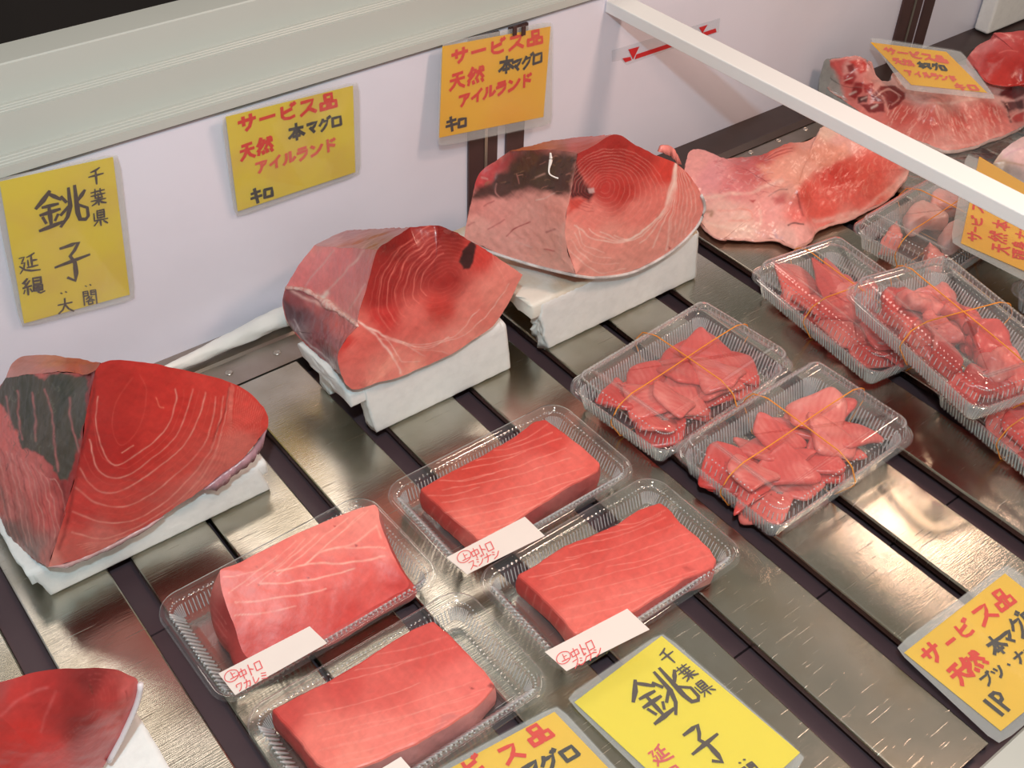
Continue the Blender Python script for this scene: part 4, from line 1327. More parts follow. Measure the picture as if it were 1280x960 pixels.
lw = edge([(a, b, y) for (a, b), y in zip(Z((44, 592), (150, 645), (300, 695), (430, 732), (600, 772)), [-.125, -.145, -.17, -.19, yf - .004])])
dtop = np.linalg.norm(tf - at(770, 168, 1, yf), axis=1).argmin()
tfa, tfb = tf[:dtop + 1], tf[dtop:]
sil[-1] = tf[dtop]
S3 = [(770, 190, (172, 30, 26)), (740, 200, (176, 34, 32)), (800, 200, (190, 40, 34)), (835, 215, (206, 56, 46)), (780, 240, (184, 46, 40)), (755, 235, (186, 50, 46)), (800, 265, (206, 78, 70)), (840, 245, (208, 72, 64)), (735, 270, (206, 82, 74)), (760, 300, (226, 118, 106)),
      (800, 305, (228, 124, 112)), (740, 325, (232, 132, 120)), (780, 335, (232, 134, 122)), (850, 290, (228, 122, 112)), (865, 250, (208, 92, 84)), (870, 275, (214, 104, 96)), (712, 300, (230, 128, 116)), (842, 310, (226, 124, 114)), (725, 250, (196, 66, 60))]
L3 = []
for k in range(12):
    u = k / 11
    L3.append((Z(*ell(745 + 40 * u, 335 + 55 * u, 30 + 235 * u, 28 + 215 * u, -10, -170, 150)), .75, (246, 160, 148), .26 + .18 * u))
for k in range(7):
    L3.append((Z(*ell(660, 345, 22 + 14 * k, 26 + 16 * k, -20, 100, 250)), .7, (190, 60, 60), .6))
for ln in fam(Z((1105, 222), (1060, 380), (980, 520), (840, 600), (700, 600), (590, 520)), Z((1108, 222), (1085, 450), (1050, 655)), 8):
    L3.append((ln, 1.15, (255, 212, 200), .85))
for ln in fam(Z((1100, 235), (1100, 420), (1055, 655)), Z((1125, 240), (1195, 380), (1180, 545)), 6):
    L3.append((ln, .9, (254, 196, 184), .7))
L3.append((Z((1105, 220), (1085, 280), (1040, 420)), 2.2, (255, 212, 200), .85))
for ln in fam(Z((600, 520), (640, 620), (740, 660)), Z((560, 640), (700, 760), (850, 740)), 4):
    L3.append((ln, .9, (255, 206, 194), .7))
L3.append((Z((548, 640), (560, 660), (578, 700), (590, 730)), 1.3, (170, 20, 40), .9))
B3 = [(Z((600, 170), (612, 260), (655, 330), (690, 370), (665, 408), (625, 385), (575, 400), (568, 370), (585, 280)), (74, 12, 20), 3, 3, .95),
      (Z((655, 340), (690, 342), (692, 362), (665, 362)), (214, 170, 168), 1.5, 2, .9),
      (Z((560, 400), (650, 395), (610, 450), (560, 470)), (214, 70, 60), 4, 4, .9),
      (Z((1062, 632), (1075, 640), (1064, 648)), (150, 20, 30), 1, 1, .9)]
f3 = patch('front', [rid, tfa, tfb, rt], None, None, lift(paler(S3, .50), 1.15), L3, B3, centre=at(770, 270, 1, yf), bulge=(0, -.005, 0), rings=100, seed=21, jit=3)
SL3 = [(600, 225, (172, 50, 54)), (650, 200, (120, 50, 44)), (620, 260, (214, 112, 106)), (660, 280, (222, 124, 116)), (700, 300, (230, 128, 118)), (690, 330, (228, 130, 120)), (600, 290, (222, 128, 120)), (640, 310, (224, 128, 120)), (710, 260, (226, 110, 100)), (596, 250, (200, 100, 96))]
BL3 = [(Z((60, 400), (130, 330), (260, 250), (300, 180), (450, 150), (610, 165), (596, 280), (570, 372), (440, 360), (330, 360), (240, 385), (130, 400)), (66, 34, 30), 6, 6, .93),
       (Z((330, 170), (430, 165), (400, 215), (300, 250)), (110, 60, 30), 8, 8, .7),
       (Z((380, 235), (500, 235), (480, 320), (380, 330)), (92, 62, 44), 8, 8, .6),
       (Z((120, 250), (240, 180), (290, 160), (250, 240), (140, 310)), (170, 46, 52), 7, 6, .8)]
LL3 = [(Z((255, 580), (300, 545), (370, 515)), 1.3, (168, 30, 50), .9), (Z((455, 560), (495, 545)), 1.8, (150, 50, 70), .8), (Z((160, 545), (240, 500)), 1.3, (180, 60, 70), .7),
       (Z((60, 530), (90, 515)), 1.5, (170, 70, 80), .7), (Z((140, 430), (190, 400)), 1.2, (180, 70, 76), .7), (Z((440, 645), (490, 650)), 1.3, (190, 60, 66), .8),
       (Z((300, 610), (380, 635)), 1.2, (230, 190, 184), .5), (Z((400, 400), (450, 390), (490, 365)), 1.4, (238, 190, 180), .8), (Z((545, 520), (520, 600), (515, 690)), 3.2, (240, 176, 164), .7),
       (Z((205, 320), (200, 360), (215, 380)), 1.2, (206, 130, 124), .8), (Z((130, 290), (160, 300)), 1.8, (214, 140, 134), .8), (Z((400, 290), (440, 270)), 1.6, (196, 140, 126), .7), (Z((305, 270), (320, 320)), 1.0, (190, 110, 100), .7)]
for i in range(9):
    LL3.append((Z((90 + i * 55, 610 + i * 10), (130 + i * 52, 500 + i * 14), (200 + i * 45, 410)), .8, (234, 150, 140), .35))
rsf = np.random.RandomState(9)
for i in range(46):
    x, y = rsf.uniform(110, 590), rsf.uniform(165, 360)
    if y < 330 - (x - 110) * .6: continue
    LL3.append((Z((x, y), (x + rsf.uniform(4, 16), y + rsf.uniform(-8, 3)), (x + rsf.uniform(16, 30), y + rsf.uniform(-14, 2))), rsf.uniform(.6, 1.1), [(150, 100, 74), (190, 120, 104), (30, 14, 14), (120, 66, 40)][i % 4], .75))
l3 = patch('left', [rid, tl, lb, lw], None, None, lift(paler(SL3, .3), 1.5), LL3, BL3, rings=76, seed=22, amp=.0011, sc=90, jit=2.4, bulge=(-.002, -.003, 0))
t3 = patch('top', [tl[::-1], tfa, sil[::-1]], None, None, [(650, 186, (170, 70, 50)), (690, 180, (176, 84, 70)), (720, 178, (186, 76, 74)), (760, 170, (200, 90, 86)), (640, 190, (170, 50, 40)), (700, 188, (150, 60, 40)), (725, 190, (176, 60, 56))], [], rings=30, seed=23, jit=2.5)
b3 = patch('back', [sil, tfb, rt, lw[::-1], lb[::-1]], None, None, [(100, 500, (196, 120, 110))], centre=(0.72, -0.12, 0.075), rings=10, seed=24)
o = join_patches('tuna_block', [f3, l3, t3, b3], M['matte'], None)
tag(o, 'rear tuna block with pink belly and swirling rings in its cut face', 'tuna')
# silvery skin along its lower edge
sk = tube('skin_rim', [p + np.array([0, -.0008, -.0012]) for p in np.vstack([lw[::4], rt[::-1][1:int(len(rt) * .78):4]])], .0017, pbr('silver_skin', (.72, .68, .66), .35, var=.45, vscale=60), o)
# white sinew strand hanging on the dark strip
pts = [at(x, y, 1, yy) for (x, y), yy in zip(Z((472, 165), (474, 200), (465, 245), (468, 270), (490, 284), (512, 292)), [-.200, -.201, -.203, -.206, -.208, -.211])]
pts = [p + (CP - p) * 0.012 for p in pts]
tube('sinew', resample(catmull(pts), 24), [.0007 + .0010 * math.exp(-((i - 6) / 4.5) ** 2) for i in range(24)], pbr('white_sinew', (.9, .82, .78), .4), o)

# --- tuna block four (bottom left corner)
Z = Zf(0, 680, 4)
yf = -0.4300
top = edge([(a, b, y) for (a, b), y in zip(Z((-160, 720), (0, 688), (150, 650), (300, 626), (480, 620)), [-.43] * 5)], sp=.0014)
rgt = edge([(a, b, yf) for a, b in Z((480, 620), (580, 628), (640, 655), (690, 690), (672, 800), (600, 960), (520, 1110))], sp=.0014)
btm = edge([(130, 957, yf), (60, 1010, yf), (-60, 1040, yf)], sp=.0014)
btm[0] = rgt[-1]
lft = edge([(-60, 1040, yf), (-50, 950, yf), (-40, 860, yf)], sp=.0014); lft[-1] = top[0]; lft[0] = btm[-1]
S4 = [(20, 870, (196, 44, 42)), (60, 870, (176, 34, 34)), (90, 870, (150, 26, 28)), (110, 850, (130, 22, 26)), (100, 910, (140, 26, 28)), (140, 870, (180, 50, 50)), (160, 870, (206, 90, 88)), (120, 930, (176, 46, 46)), (30, 920, (206, 40, 36)), (60, 940, (206, 52, 50)), (0, 860, (170, 60, 60)), (150, 910, (196, 74, 72)), (-30, 900, (200, 50, 46))]
L4 = [(Z((0, 860), (80, 790), (170, 740), (240, 720)), 2.5, (220, 110, 110), .5), (Z((205, 940), (235, 840), (280, 740)), 2.5, (206, 90, 88), .5), (Z((630, 735), (640, 780)), 1.4, (150, 16, 24), .9),
      (Z((450, 700), (460, 750)), 2.2, (100, 30, 20), .8)]
for k in range(10):
    L4.append((Z(*ell(440, 830, 20 + 20 * k, 60 + 26 * k, 22, -120, 120)), .7, (196, 84, 80), .35))
f4 = patch('front', [top, rgt, btm, lft], None, None, S4, L4, rings=70, seed=31, bulge=(0, -.012, 0))
b4 = patch('back', [top, rgt, btm, lft], None, None, [(0, 900, (176, 60, 56))], centre=(-.02, -.38, .07), rings=8, seed=32)
o = join_patches('tuna_block', [f4, b4], M['wet'], None)
tag(o, 'dark red tuna block cut off by the bottom left corner of the photo', 'tuna')
tube('skin_rim', [p + np.array([.001, -.001, 0]) for p in rgt[int(len(rgt) * .36)::4]], .002, pbr('pale_skin', (.78, .70, .72), .35), o)

# ---------------------------------------------------------------- saku fillets, collars
def loft(e0, e1, rows, spots, lines, blobs, seed, out=0.0, jit=1.6, amp=.0006):
    """side wall between an upper and a lower closed loop of equal length"""
    n = len(e0)
    V = []
    c = e0.mean(0)
    dirs = e0 - c
    dirs[:, 2] = 0
    dirs /= (np.linalg.norm(dirs, axis=1)[:, None] + 1e-9)
    for j in range(rows + 1):
        t = j / rows
        V.append(e0 * (1 - t) + e1 * t + dirs * out * math.sin(math.pi * t))
    V = vnoise(np.vstack(V), amp)
    i = np.arange(n)
    Q = np.vstack([np.stack([j * n + i, j * n + (i + 1) % n, (j + 1) * n + (i + 1) % n, (j + 1) * n + i], 1) for j in range(rows)])
    return qmesh('loft', V, Q, paint(proj(V), spots, lines, blobs, seed, jit))
def zedge(pts, zs, **k):
    return edge([('z', a, b, z) for (a, b), z in zip(pts, zs)], **k)
def lighter(sp, k=0.42):
    return [(a, b, tuple(int(v + (t - v) * k) for v, t in zip(c, (238, 132, 112)))) for a, b, c in sp]
def fillet(label, top_px, ztop, spots, lines, side_spots, side_lines, zb=0.0045, seed=50, rnd=0.0022, blobs=(), side_blobs=(), group=None, out=.0012, shrink=0.0):
    spots = lighter(spots, .06)
    zt = ztop if isinstance(ztop, (list, tuple)) else [ztop] * len(top_px)
    E0 = zedge(list(top_px) + [top_px[0]], list(zt) + [zt[0]], smooth=False, sp=.0011)
    # soften corners
    E0 = E0[:-1]
    for _ in range(3):
        E0 = 0.5 * E0 + 0.25 * (np.roll(E0, 1, 0) + np.roll(E0, -1, 0))
    nz = pnoise(E0, 120, seed, 3)
    c = E0.mean(0)
    d = E0 - c; d[:, 2] = 0; d /= np.linalg.norm(d, axis=1)[:, None]
    E0 = E0 + d * nz[:, None] * .0007
    inn = E0 - d * rnd; 
    E0l = E0.copy(); E0l[:, 2] -= rnd
    inn2 = E0 - d * rnd * .3; inn2[:, 2] -= rnd * .3
    E1 = E0.copy() - d * shrink; E1[:, 2] = zb
    cl = lambda e: np.vstack([e, e[:1]])
    pt = patch('top', [cl(inn)], None, None, spots, lines, blobs, rings=70, seed=seed, bulge=(0, 0, .0006), amp=.0006)
    p1 = loft(inn, inn2, 2, spots, lines, blobs, seed, amp=.0006)
    p2 = loft(inn2, E0l, 2, spots, lines, blobs, seed, amp=.0006)
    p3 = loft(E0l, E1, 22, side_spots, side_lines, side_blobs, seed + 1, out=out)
    pb = patch('bottom', [cl(E1)], None, None, [(0, 0, (200, 80, 76))], rings=4, seed=seed + 2, amp=.0006)
    o = join_patches('tuna_fillet', [pt, p1, p2, p3, pb], M['meat'], None)
    tag(o, label, 'tuna', group)
    return o
def stripes(A, B, n, wd, c, al, sag=0):
    """roughly parallel sinew lines from points along polyline A to points along polyline B"""
    a = resample(np.array(A, float), n); b = resample(np.array(B, float), n)
    rs = np.random.RandomState(n + int(a[0][0]))
    out = []
    for i in range(n):
        m = (a[i] + b[i]) / 2 + [0, sag]
        out.append(([tuple(a[i]), tuple(m), tuple(b[i])], wd * rs.uniform(.7, 1.3), c, al * rs.uniform(.5, 1.2)))
    return out
G_F = 'raw tuna fillets laid out in clear trays'
# upper right tray
Z = Zf(460, 480, 3.556)
T = Z((230, 465), (400, 370), (640, 240), (740, 165), (790, 155), (830, 185), (930, 255), (1035, 350), (1025, 382), (880, 462), (730, 557), (600, 642), (490, 697), (440, 650), (380, 600), (300, 530))
LN = stripes(Z((235, 470), (640, 240), (780, 150), (900, 230), (1040, 350)), Z((235, 470), (440, 650), (490, 697), (730, 557), (1040, 385)), 9, 1, (240, 130, 116), .0)
LN = []
for a, b in (((320, 430), (560, 395)), ((330, 470), (900, 330)), ((330, 530), (960, 370)), ((345, 575), (1000, 400)), ((375, 600), (900, 460)), ((420, 640), (800, 520)), ((440, 655), (700, 590)),
             ((420, 375), (700, 300)), ((400, 430), (880, 285)), ((560, 295), (820, 215)), ((620, 270), (800, 180)), ((480, 340), (860, 240)), ((470, 670), (600, 640)), ((265, 500), (500, 455))):
    LN.append((Z(a, ((a[0] + b[0]) / 2, (a[1] + b[1]) / 2 + 14), b), .95, (244, 150, 136), .6))
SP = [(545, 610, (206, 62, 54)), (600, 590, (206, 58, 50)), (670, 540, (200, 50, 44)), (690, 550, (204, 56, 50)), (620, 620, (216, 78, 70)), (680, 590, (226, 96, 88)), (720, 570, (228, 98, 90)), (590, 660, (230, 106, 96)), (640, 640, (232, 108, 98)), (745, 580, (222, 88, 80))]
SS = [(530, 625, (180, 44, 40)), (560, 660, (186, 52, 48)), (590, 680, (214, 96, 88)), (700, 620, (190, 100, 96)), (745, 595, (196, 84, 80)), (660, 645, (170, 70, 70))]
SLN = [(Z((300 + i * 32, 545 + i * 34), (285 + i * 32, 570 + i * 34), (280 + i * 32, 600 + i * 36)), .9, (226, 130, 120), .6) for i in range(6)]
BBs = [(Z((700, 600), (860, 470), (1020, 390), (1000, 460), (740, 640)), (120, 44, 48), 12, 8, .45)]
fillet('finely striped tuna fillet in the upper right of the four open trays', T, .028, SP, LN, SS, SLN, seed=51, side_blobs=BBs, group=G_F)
# lower right tray
Z = Zf(590, 580, 3.556)
T = Z((200, 492), (420, 360), (640, 270), (740, 200), (835, 170), (870, 190), (930, 260), (1000, 320), (1060, 375), (1090, 425), (1080, 457), (960, 502), (740, 642), (560, 722), (455, 757), (380, 662), (290, 572))
LN = []
for a, b in (((300, 450), (560, 380)), ((300, 510), (980, 300)), ((320, 560), (1030, 360)), ((350, 600), (1070, 400)), ((390, 650), (1000, 470)), ((420, 690), (880, 545)), ((470, 735), (700, 640)),
             ((430, 370), (860, 240)), ((420, 420), (900, 270)), ((640, 275), (860, 205)), ((540, 320), (840, 225)), ((250, 500), (480, 440)), ((600, 460), (990, 345)), ((600, 590), (960, 500))):
    LN.append((Z(a, ((a[0] + b[0]) / 2, (a[1] + b[1]) / 2 + 14), b), .9, (242, 140, 128), .58))
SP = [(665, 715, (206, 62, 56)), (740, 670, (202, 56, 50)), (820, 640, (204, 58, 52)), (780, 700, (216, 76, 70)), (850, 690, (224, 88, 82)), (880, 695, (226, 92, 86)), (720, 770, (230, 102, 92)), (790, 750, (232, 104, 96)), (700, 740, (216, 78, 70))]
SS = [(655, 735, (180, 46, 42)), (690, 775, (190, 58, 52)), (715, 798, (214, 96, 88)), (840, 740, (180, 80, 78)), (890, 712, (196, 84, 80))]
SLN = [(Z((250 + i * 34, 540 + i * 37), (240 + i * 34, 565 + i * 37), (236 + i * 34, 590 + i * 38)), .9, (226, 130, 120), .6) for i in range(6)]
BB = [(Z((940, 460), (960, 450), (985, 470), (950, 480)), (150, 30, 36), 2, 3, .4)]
fillet('tuna fillet in the lower right of the four open trays, behind the yellow sign', T, .026, SP, LN, SS, SLN, seed=57, blobs=BB, group=G_F)
# lower left tray
Z = Zf(270, 720, 2.977)
T = Z((205, 497), (450, 370), (620, 265), (740, 190), (810, 165), (860, 205), (920, 265), (1010, 360), (1045, 407), (960, 492), (850, 562), (750, 622), (560, 702), (450, 740), (372, 700), (300, 600))
LN = []
for a, b in (((380, 560), (1000, 380)), ((400, 610), (1000, 420)), ((380, 650), (960, 480)), ((400, 690), (860, 540)), ((450, 700), (760, 600)), ((600, 290), (860, 220)), ((520, 350), (900, 260)), ((440, 640), (900, 500)),
             ((330, 520), (760, 400)), ((430, 400), (760, 300)), ((500, 560), (980, 440))):
    LN.append((Z(a, ((a[0] + b[0]) / 2, (a[1] + b[1]) / 2 + 10), b), 1.0, (242, 150, 138), .45))
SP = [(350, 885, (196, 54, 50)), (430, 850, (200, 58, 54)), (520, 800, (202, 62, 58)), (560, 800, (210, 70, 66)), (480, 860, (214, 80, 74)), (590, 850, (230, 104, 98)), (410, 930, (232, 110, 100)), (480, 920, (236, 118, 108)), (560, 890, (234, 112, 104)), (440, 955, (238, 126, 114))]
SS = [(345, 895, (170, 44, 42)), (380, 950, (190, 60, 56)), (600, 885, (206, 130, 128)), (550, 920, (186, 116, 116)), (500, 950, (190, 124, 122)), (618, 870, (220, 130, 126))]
BB = [(Z((1020, 400), (1040, 408), (1030, 420), (1010, 412)), (120, 20, 30), 1.5, 2, .8), (Z((945, 412), (965, 418), (950, 424)), (130, 20, 30), 1, 2, .8), (Z((760, 620), (880, 500), (900, 500), (870, 540)), (190, 110, 110), 4, 6, .5)]
fillet('tuna fillet in the lower left of the four open trays, plain red with faint stripes', T, .030, SP, LN, SS, [], seed=63, blobs=BB, group=G_F)
# upper left tray: the tall wedge with thick white veins
Z = Zf(190, 600, 3.556)
topc = Z((300, 400), (420, 350), (640, 240), (850, 150), (950, 120), (1000, 115), (1020, 200), (1060, 310), (1100, 390), (1145, 465), (1100, 502), (950, 582), (760, 692), (600, 747), (430, 792), (370, 652), (320, 522))
zt = [.062, .062, .062, .060, .058, .056, .052, .044, .036, .026, .022, .020, .019, .019, .020, .036, .050]
E0 = zedge(topc + [topc[0]], zt + [zt[0]], sp=.0011)
E0 = E0[:-1]
for _ in range(3):
    E0 = 0.5 * E0 + 0.25 * (np.roll(E0, 1, 0) + np.roll(E0, -1, 0))
LN = []
W1 = (246, 176, 160)
for pts, wd, al in ((((370, 545), (520, 530), (700, 500), (770, 480)), 1.5, .8), (((365, 600), (500, 590), (640, 560)), 1.2, .7), (((480, 465), (620, 455), (760, 430), (900, 395)), 1.6, .8),
                    (((560, 400), (700, 376), (860, 368), (1040, 340)), 1.8, .85), (((680, 375), (760, 320), (900, 280), (1000, 205)), 1.8, .8), (((860, 300), (960, 300), (1040, 305)), 1.3, .8),
                    (((320, 430), (480, 400), (640, 270)), 1.0, .5), (((480, 460), (620, 340), (740, 240)), 1.2, .6), (((560, 420), (680, 320), (800, 220), (870, 170)), 1.2, .6), (((690, 370), (800, 270), (940, 140)), 1.3, .65),
                    (((340, 500), (440, 430), (560, 330)), 1.1, .6), (((420, 470), (560, 380), (680, 260)), 1.0, .5), (((800, 260), (900, 190), (960, 130)), 1.0, .5), (((1000, 205), (1010, 230), (1020, 260)), 2.0, .6)):
    LN.append((Z(*pts), wd, W1, al))
SP = [(290, 730, (226, 100, 92)), (330, 710, (232, 110, 102)), (400, 670, (236, 122, 112)), (460, 645, (238, 132, 122)), (480, 680, (234, 112, 104)), (330, 760, (228, 96, 88)), (400, 720, (228, 94, 88)), (460, 720, (222, 80, 74)), (500, 725, (214, 66, 62)), (430, 770, (206, 58, 54)), (350, 800, (210, 66, 60)), (310, 810, (206, 64, 58)), (380, 760, (214, 74, 68))]
BB = [(Z((465, 382), (470, 386), (466, 390)), (120, 30, 40), 1, 1, .8), (Z((540, 402), (548, 406), (542, 412)), (110, 30, 40), 1, 1, .8), (Z((470, 460), (482, 464), (474, 470)), (110, 40, 50), 1, 1, .8), (Z((805, 200), (818, 204), (812, 212)), (170, 20, 30), 1, 1, .9), (Z((900, 284), (914, 290), (904, 298)), (130, 20, 40), 1, 1, .8), (Z((688, 430), (700, 434), (692, 440)), (120, 40, 60), 1, 1, .8), (Z((770, 476), (800, 486), (776, 496)), (190, 30, 34), 4, 2, .6)]
cl = lambda e: np.vstack([e, e[:1]])
big_top = patch('top', [cl(E0)], None, None, SP, LN, BB, rings=90, seed=71, bulge=(0, 0, .004), amp=.0008)
c = E0.mean(0)
E1 = E0.copy()
endm = Z((260, 380), (215, 420), (190, 480), (185, 560), (205, 650), (260, 740), (330, 802), (400, 826))
# lower loop: straight down, but pushed outward below the left end so that the end face slopes and bellies
d = E0 - c; d[:, 2] = 0; d /= np.linalg.norm(d, axis=1)[:, None]
uv0 = proj(E0)
lw_ = np.clip((320 - uv0[:, 0]) / 46.0, 0, 1)
bk_ = np.clip((uv0[:, 0] - 290) / 60, 0, 1) * np.clip((705 - (uv0[:, 1] + (uv0[:, 0] - 300) * .5)) / 20, 0, 1)
E1 = E0 + np.array([-1, -.1, 0]) * (lw_ * .013)[:, None] + np.array([0, 1, 0]) * (bk_ * .012)[:, None]
E1[:, 2] = .0045
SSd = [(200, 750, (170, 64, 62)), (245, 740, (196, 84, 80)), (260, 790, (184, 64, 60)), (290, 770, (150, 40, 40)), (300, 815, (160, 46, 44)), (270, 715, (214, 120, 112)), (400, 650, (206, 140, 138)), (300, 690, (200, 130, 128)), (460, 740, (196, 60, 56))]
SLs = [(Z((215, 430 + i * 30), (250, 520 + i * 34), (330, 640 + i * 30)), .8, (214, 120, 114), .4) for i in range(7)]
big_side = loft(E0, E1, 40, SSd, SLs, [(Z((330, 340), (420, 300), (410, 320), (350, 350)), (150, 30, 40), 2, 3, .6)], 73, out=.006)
big_bot = patch('bottom', [cl(E1)], None, None, [(0, 0, (200, 80, 76))], rings=4, seed=74)
o = join_patches('tuna_fillet', [big_top, big_side, big_bot], M['meat'], None)
tag(o, 'tall wedge of tuna with thick white veins in the upper left open tray', 'tuna', G_F)

# --- collar one (beyond the rear block)
Z = Zf(860, 140, 4.414)
ob = Z((60, 560), (0, 480), (-20, 380), (0, 240), (50, 206), (130, 240), (230, 250), (380, 245), (440, 220), (550, 175), (640, 165), (700, 140), (740, 85), (800, 88), (880, 130), (1000, 170), (1120, 220), (1210, 300))
zb1 = [.012, .025, .040, .046, .048, .046, .044, .046, .050, .054, .056, .058, .060, .060, .056, .050, .040, .022]
fo = Z((1215, 335), (1180, 395), (1110, 470), (1000, 530), (900, 580), (720, 640), (680, 700), (600, 740), (540, 725), (490, 700), (380, 700), (230, 692), (190, 697), (130, 670), (80, 620))
zf1 = [.014, .010, .008, .008, .008, .008, .009, .009, .008, .008, .008, .008, .008, .008, .010]
EL = zedge(ob + fo + [ob[0]], zb1 + zf1 + [zb1[0]], sp=.0013, rag=.0009)[:-1]
FL = (236, 150, 138); PK = (240, 170, 158)
SPk = [(870, 200, (232, 150, 146)), (890, 220, (222, 140, 144)), (915, 235, (214, 116, 120)), (935, 210, (196, 92, 94)), (905, 262, (240, 170, 160)), (925, 285, (242, 178, 166)), (895, 290, (240, 170, 156)), (960, 265, (234, 150, 146)), (985, 295, (238, 168, 160)), (990, 230, (240, 160, 146)), (1000, 215, (244, 170, 152)),
       (1010, 240, (214, 66, 56)), (1040, 220, (208, 52, 44)), (1060, 235, (206, 52, 44)), (1090, 215, (220, 84, 74)), (1030, 260, (222, 88, 78)), (1110, 200, (228, 110, 100)), (1080, 250, (228, 110, 100)), (970, 190, (220, 100, 84)), (955, 195, (184, 64, 60)), (1020, 185, (240, 160, 150)), (1050, 180, (238, 160, 152)), (1035, 165, (244, 180, 164)), (1125, 225, (240, 170, 160)), (1000, 270, (226, 110, 104)), (1000, 290, (236, 156, 150)), (1060, 270, (240, 176, 164))]
Lk = []
rsk = np.random.RandomState(4)
for i in range(120):
    x = rsk.uniform(600, 1180); y0 = 300 + (abs(x - 850) * -.25 if x > 850 else (850 - x) * .5) - 20 + rsk.uniform(0, 190)
    ln = rsk.uniform(25, 60)
    Lk.append((Z((x, y0), (x - ln * .2 + rsk.uniform(-6, 6), y0 + ln * .5), (x - ln * .1, y0 + ln)), .7, (246, 150, 136), .5))
for i in range(60):
    a = rsk.uniform(150, 460); b = rsk.uniform(250, 440)
    Lk.append((Z((a, b), (a + rsk.uniform(-20, 20), b + rsk.uniform(8, 22)), (a + rsk.uniform(10, 50), b + rsk.uniform(-12, 24))), .8, (238, 184, 184) if i % 2 else (176, 70, 84), .5))
for i in range(5):
    Lk.append((Z((430, 262 + i * 5), (500, 215 + i * 10), (570, 195 + i * 10)), .9, (150, 30, 36) if i % 2 else (240, 150, 140), .7))
Lk += [(Z((90, 470), (300, 450), (520, 380)), 3.5, (244, 190, 178), .8), (Z((170, 540), (330, 545), (350, 600), (230, 600)), 2.2, (236, 130, 116), .6), (Z((100, 600), (240, 640), (360, 650), (410, 600), (400, 540)), 3, (248, 204, 190), .7),
       (Z((600, 455), (625, 520), (645, 570)), 2.4, (130, 24, 28), .85), (Z((555, 625), (590, 612), (635, 622)), 1.6, (60, 40, 44), .9), (Z((450, 460), (500, 430), (545, 430)), 1.4, (110, 60, 66), .7),
       (Z((100, 540), (140, 550), (130, 565)), 3, (150, 110, 80), .7), (Z((700, 600), (900, 560), (1000, 515), (1150, 400)), 4, (246, 190, 180), .6), (Z((480, 650), (500, 700), (520, 690)), 3, (176, 150, 170), .6)]
Bk = [(Z((375, 295), (560, 240), (720, 190), (860, 180), (900, 240), (760, 290), (690, 340), (620, 400), (580, 415), (480, 400), (420, 340)), (242, 158, 140), 5, 5, .85),
      (Z((470, 470), (540, 455), (545, 500), (490, 510)), (190, 60, 66), 5, 4, .7), (Z((340, 484), (370, 486), (360, 502)), (170, 16, 30), 2, 2, .9)]
Bk.append((Z((600, 425), (700, 345), (830, 275), (900, 240), (1000, 225), (1110, 265), (1195, 320), (1150, 400), (1050, 480), (900, 560), (720, 600), (650, 570)), (222, 84, 72), 6, 5, .75))
Bk.append((Z((710, 350), (830, 290), (900, 310), (910, 370), (860, 400), (740, 390)), (214, 52, 44), 8, 5, .7))
SPk = lift(SPk, 1.12)
def relief(V, uv, am=.0013):
    V = V.copy()
    V[:, 2] += am * pnoise(uv, .07, 5, 4)
    return V
cc = EL.mean(0)
k_top = patch('top', [cl(EL)], None, None, SPk, Lk, Bk, rings=110, seed=81, centre=at(1000, 235, 2, .052), bulge=(0, 0, .010), amp=.0012, jit=3, finish=relief, bfun=lambda r: math.sin(math.pi * min(1, (1 - r) * 1.15)) * 1.0)
E1 = EL.copy(); cxy = EL.mean(0); E1 = E1 + (cxy - E1) * .03; E1[:, 2] = .0022
k_side = loft(vnoise(EL, .0, 60), E1, 14, [(900, 300, (238, 170, 160)), (1100, 240, (226, 160, 152)), (870, 200, (200, 130, 120)), (1000, 190, (216, 140, 120))], [], [], 83, out=.003, amp=.0012)
k_bot = patch('bottom', [cl(E1)], None, None, [(0, 0, (200, 120, 110))], rings=4, seed=84)
o = join_patches('tuna_collar', [k_top, k_side, k_bot], M['wet'], None)
tag(o, 'pale pink tuna collar with bright red marbled flesh, right of the rear block', 'tuna')

# --- collar two (behind the white bar)
Z = Zf(1020, 30, 4.923)
ob = Z((50, 300), (52, 226), (130, 210), (260, 202), (300, 216), (345, 228), (312, 242), (312, 290), (298, 345), (350, 352), (450, 348), (468, 305), (520, 290), (600, 250), (760, 240), (950, 250), (1100, 260), (1200, 300), (1330, 280))
zb2 = [.050, .072, .075, .075, .074, .074, .068, .060, .052, .048, .048, .056, .056, .058, .060, .060, .060, .055, .050]
fo = Z((1340, 560), (1280, 622), (1200, 662), (1100, 702), (950, 757), (850, 777), (780, 772), (650, 725), (400, 625), (200, 490), (120, 440), (60, 380))
zf2 = [.012, .010, .010, .010, .010, .010, .010, .010, .012, .018, .024, .034]
EL = zedge(ob + fo + [ob[0]], zb2 + zf2 + [zb2[0]], sp=.0017, rag=.0008)[:-1]
SPk = [(1045, 90, (222, 150, 146)), (1060, 110, (214, 110, 104)), (1100, 160, (226, 120, 112)), (1130, 145, (206, 84, 76)), (1160, 150, (210, 92, 84)), (1200, 150, (214, 96, 88)), (1240, 140, (212, 92, 86)), (1140, 170, (222, 124, 116)), (1180, 180, (232, 150, 142)), (1220, 170, (228, 136, 128)), (1150, 115, (238, 180, 172)), (1120, 95, (236, 176, 166)), (1200, 115, (236, 176, 168)), (1250, 120, (240, 184, 176)), (1265, 110, (200, 110, 110)), (1180, 128, (230, 150, 140)), (1220, 80, (180, 150, 160))]
Lk = []
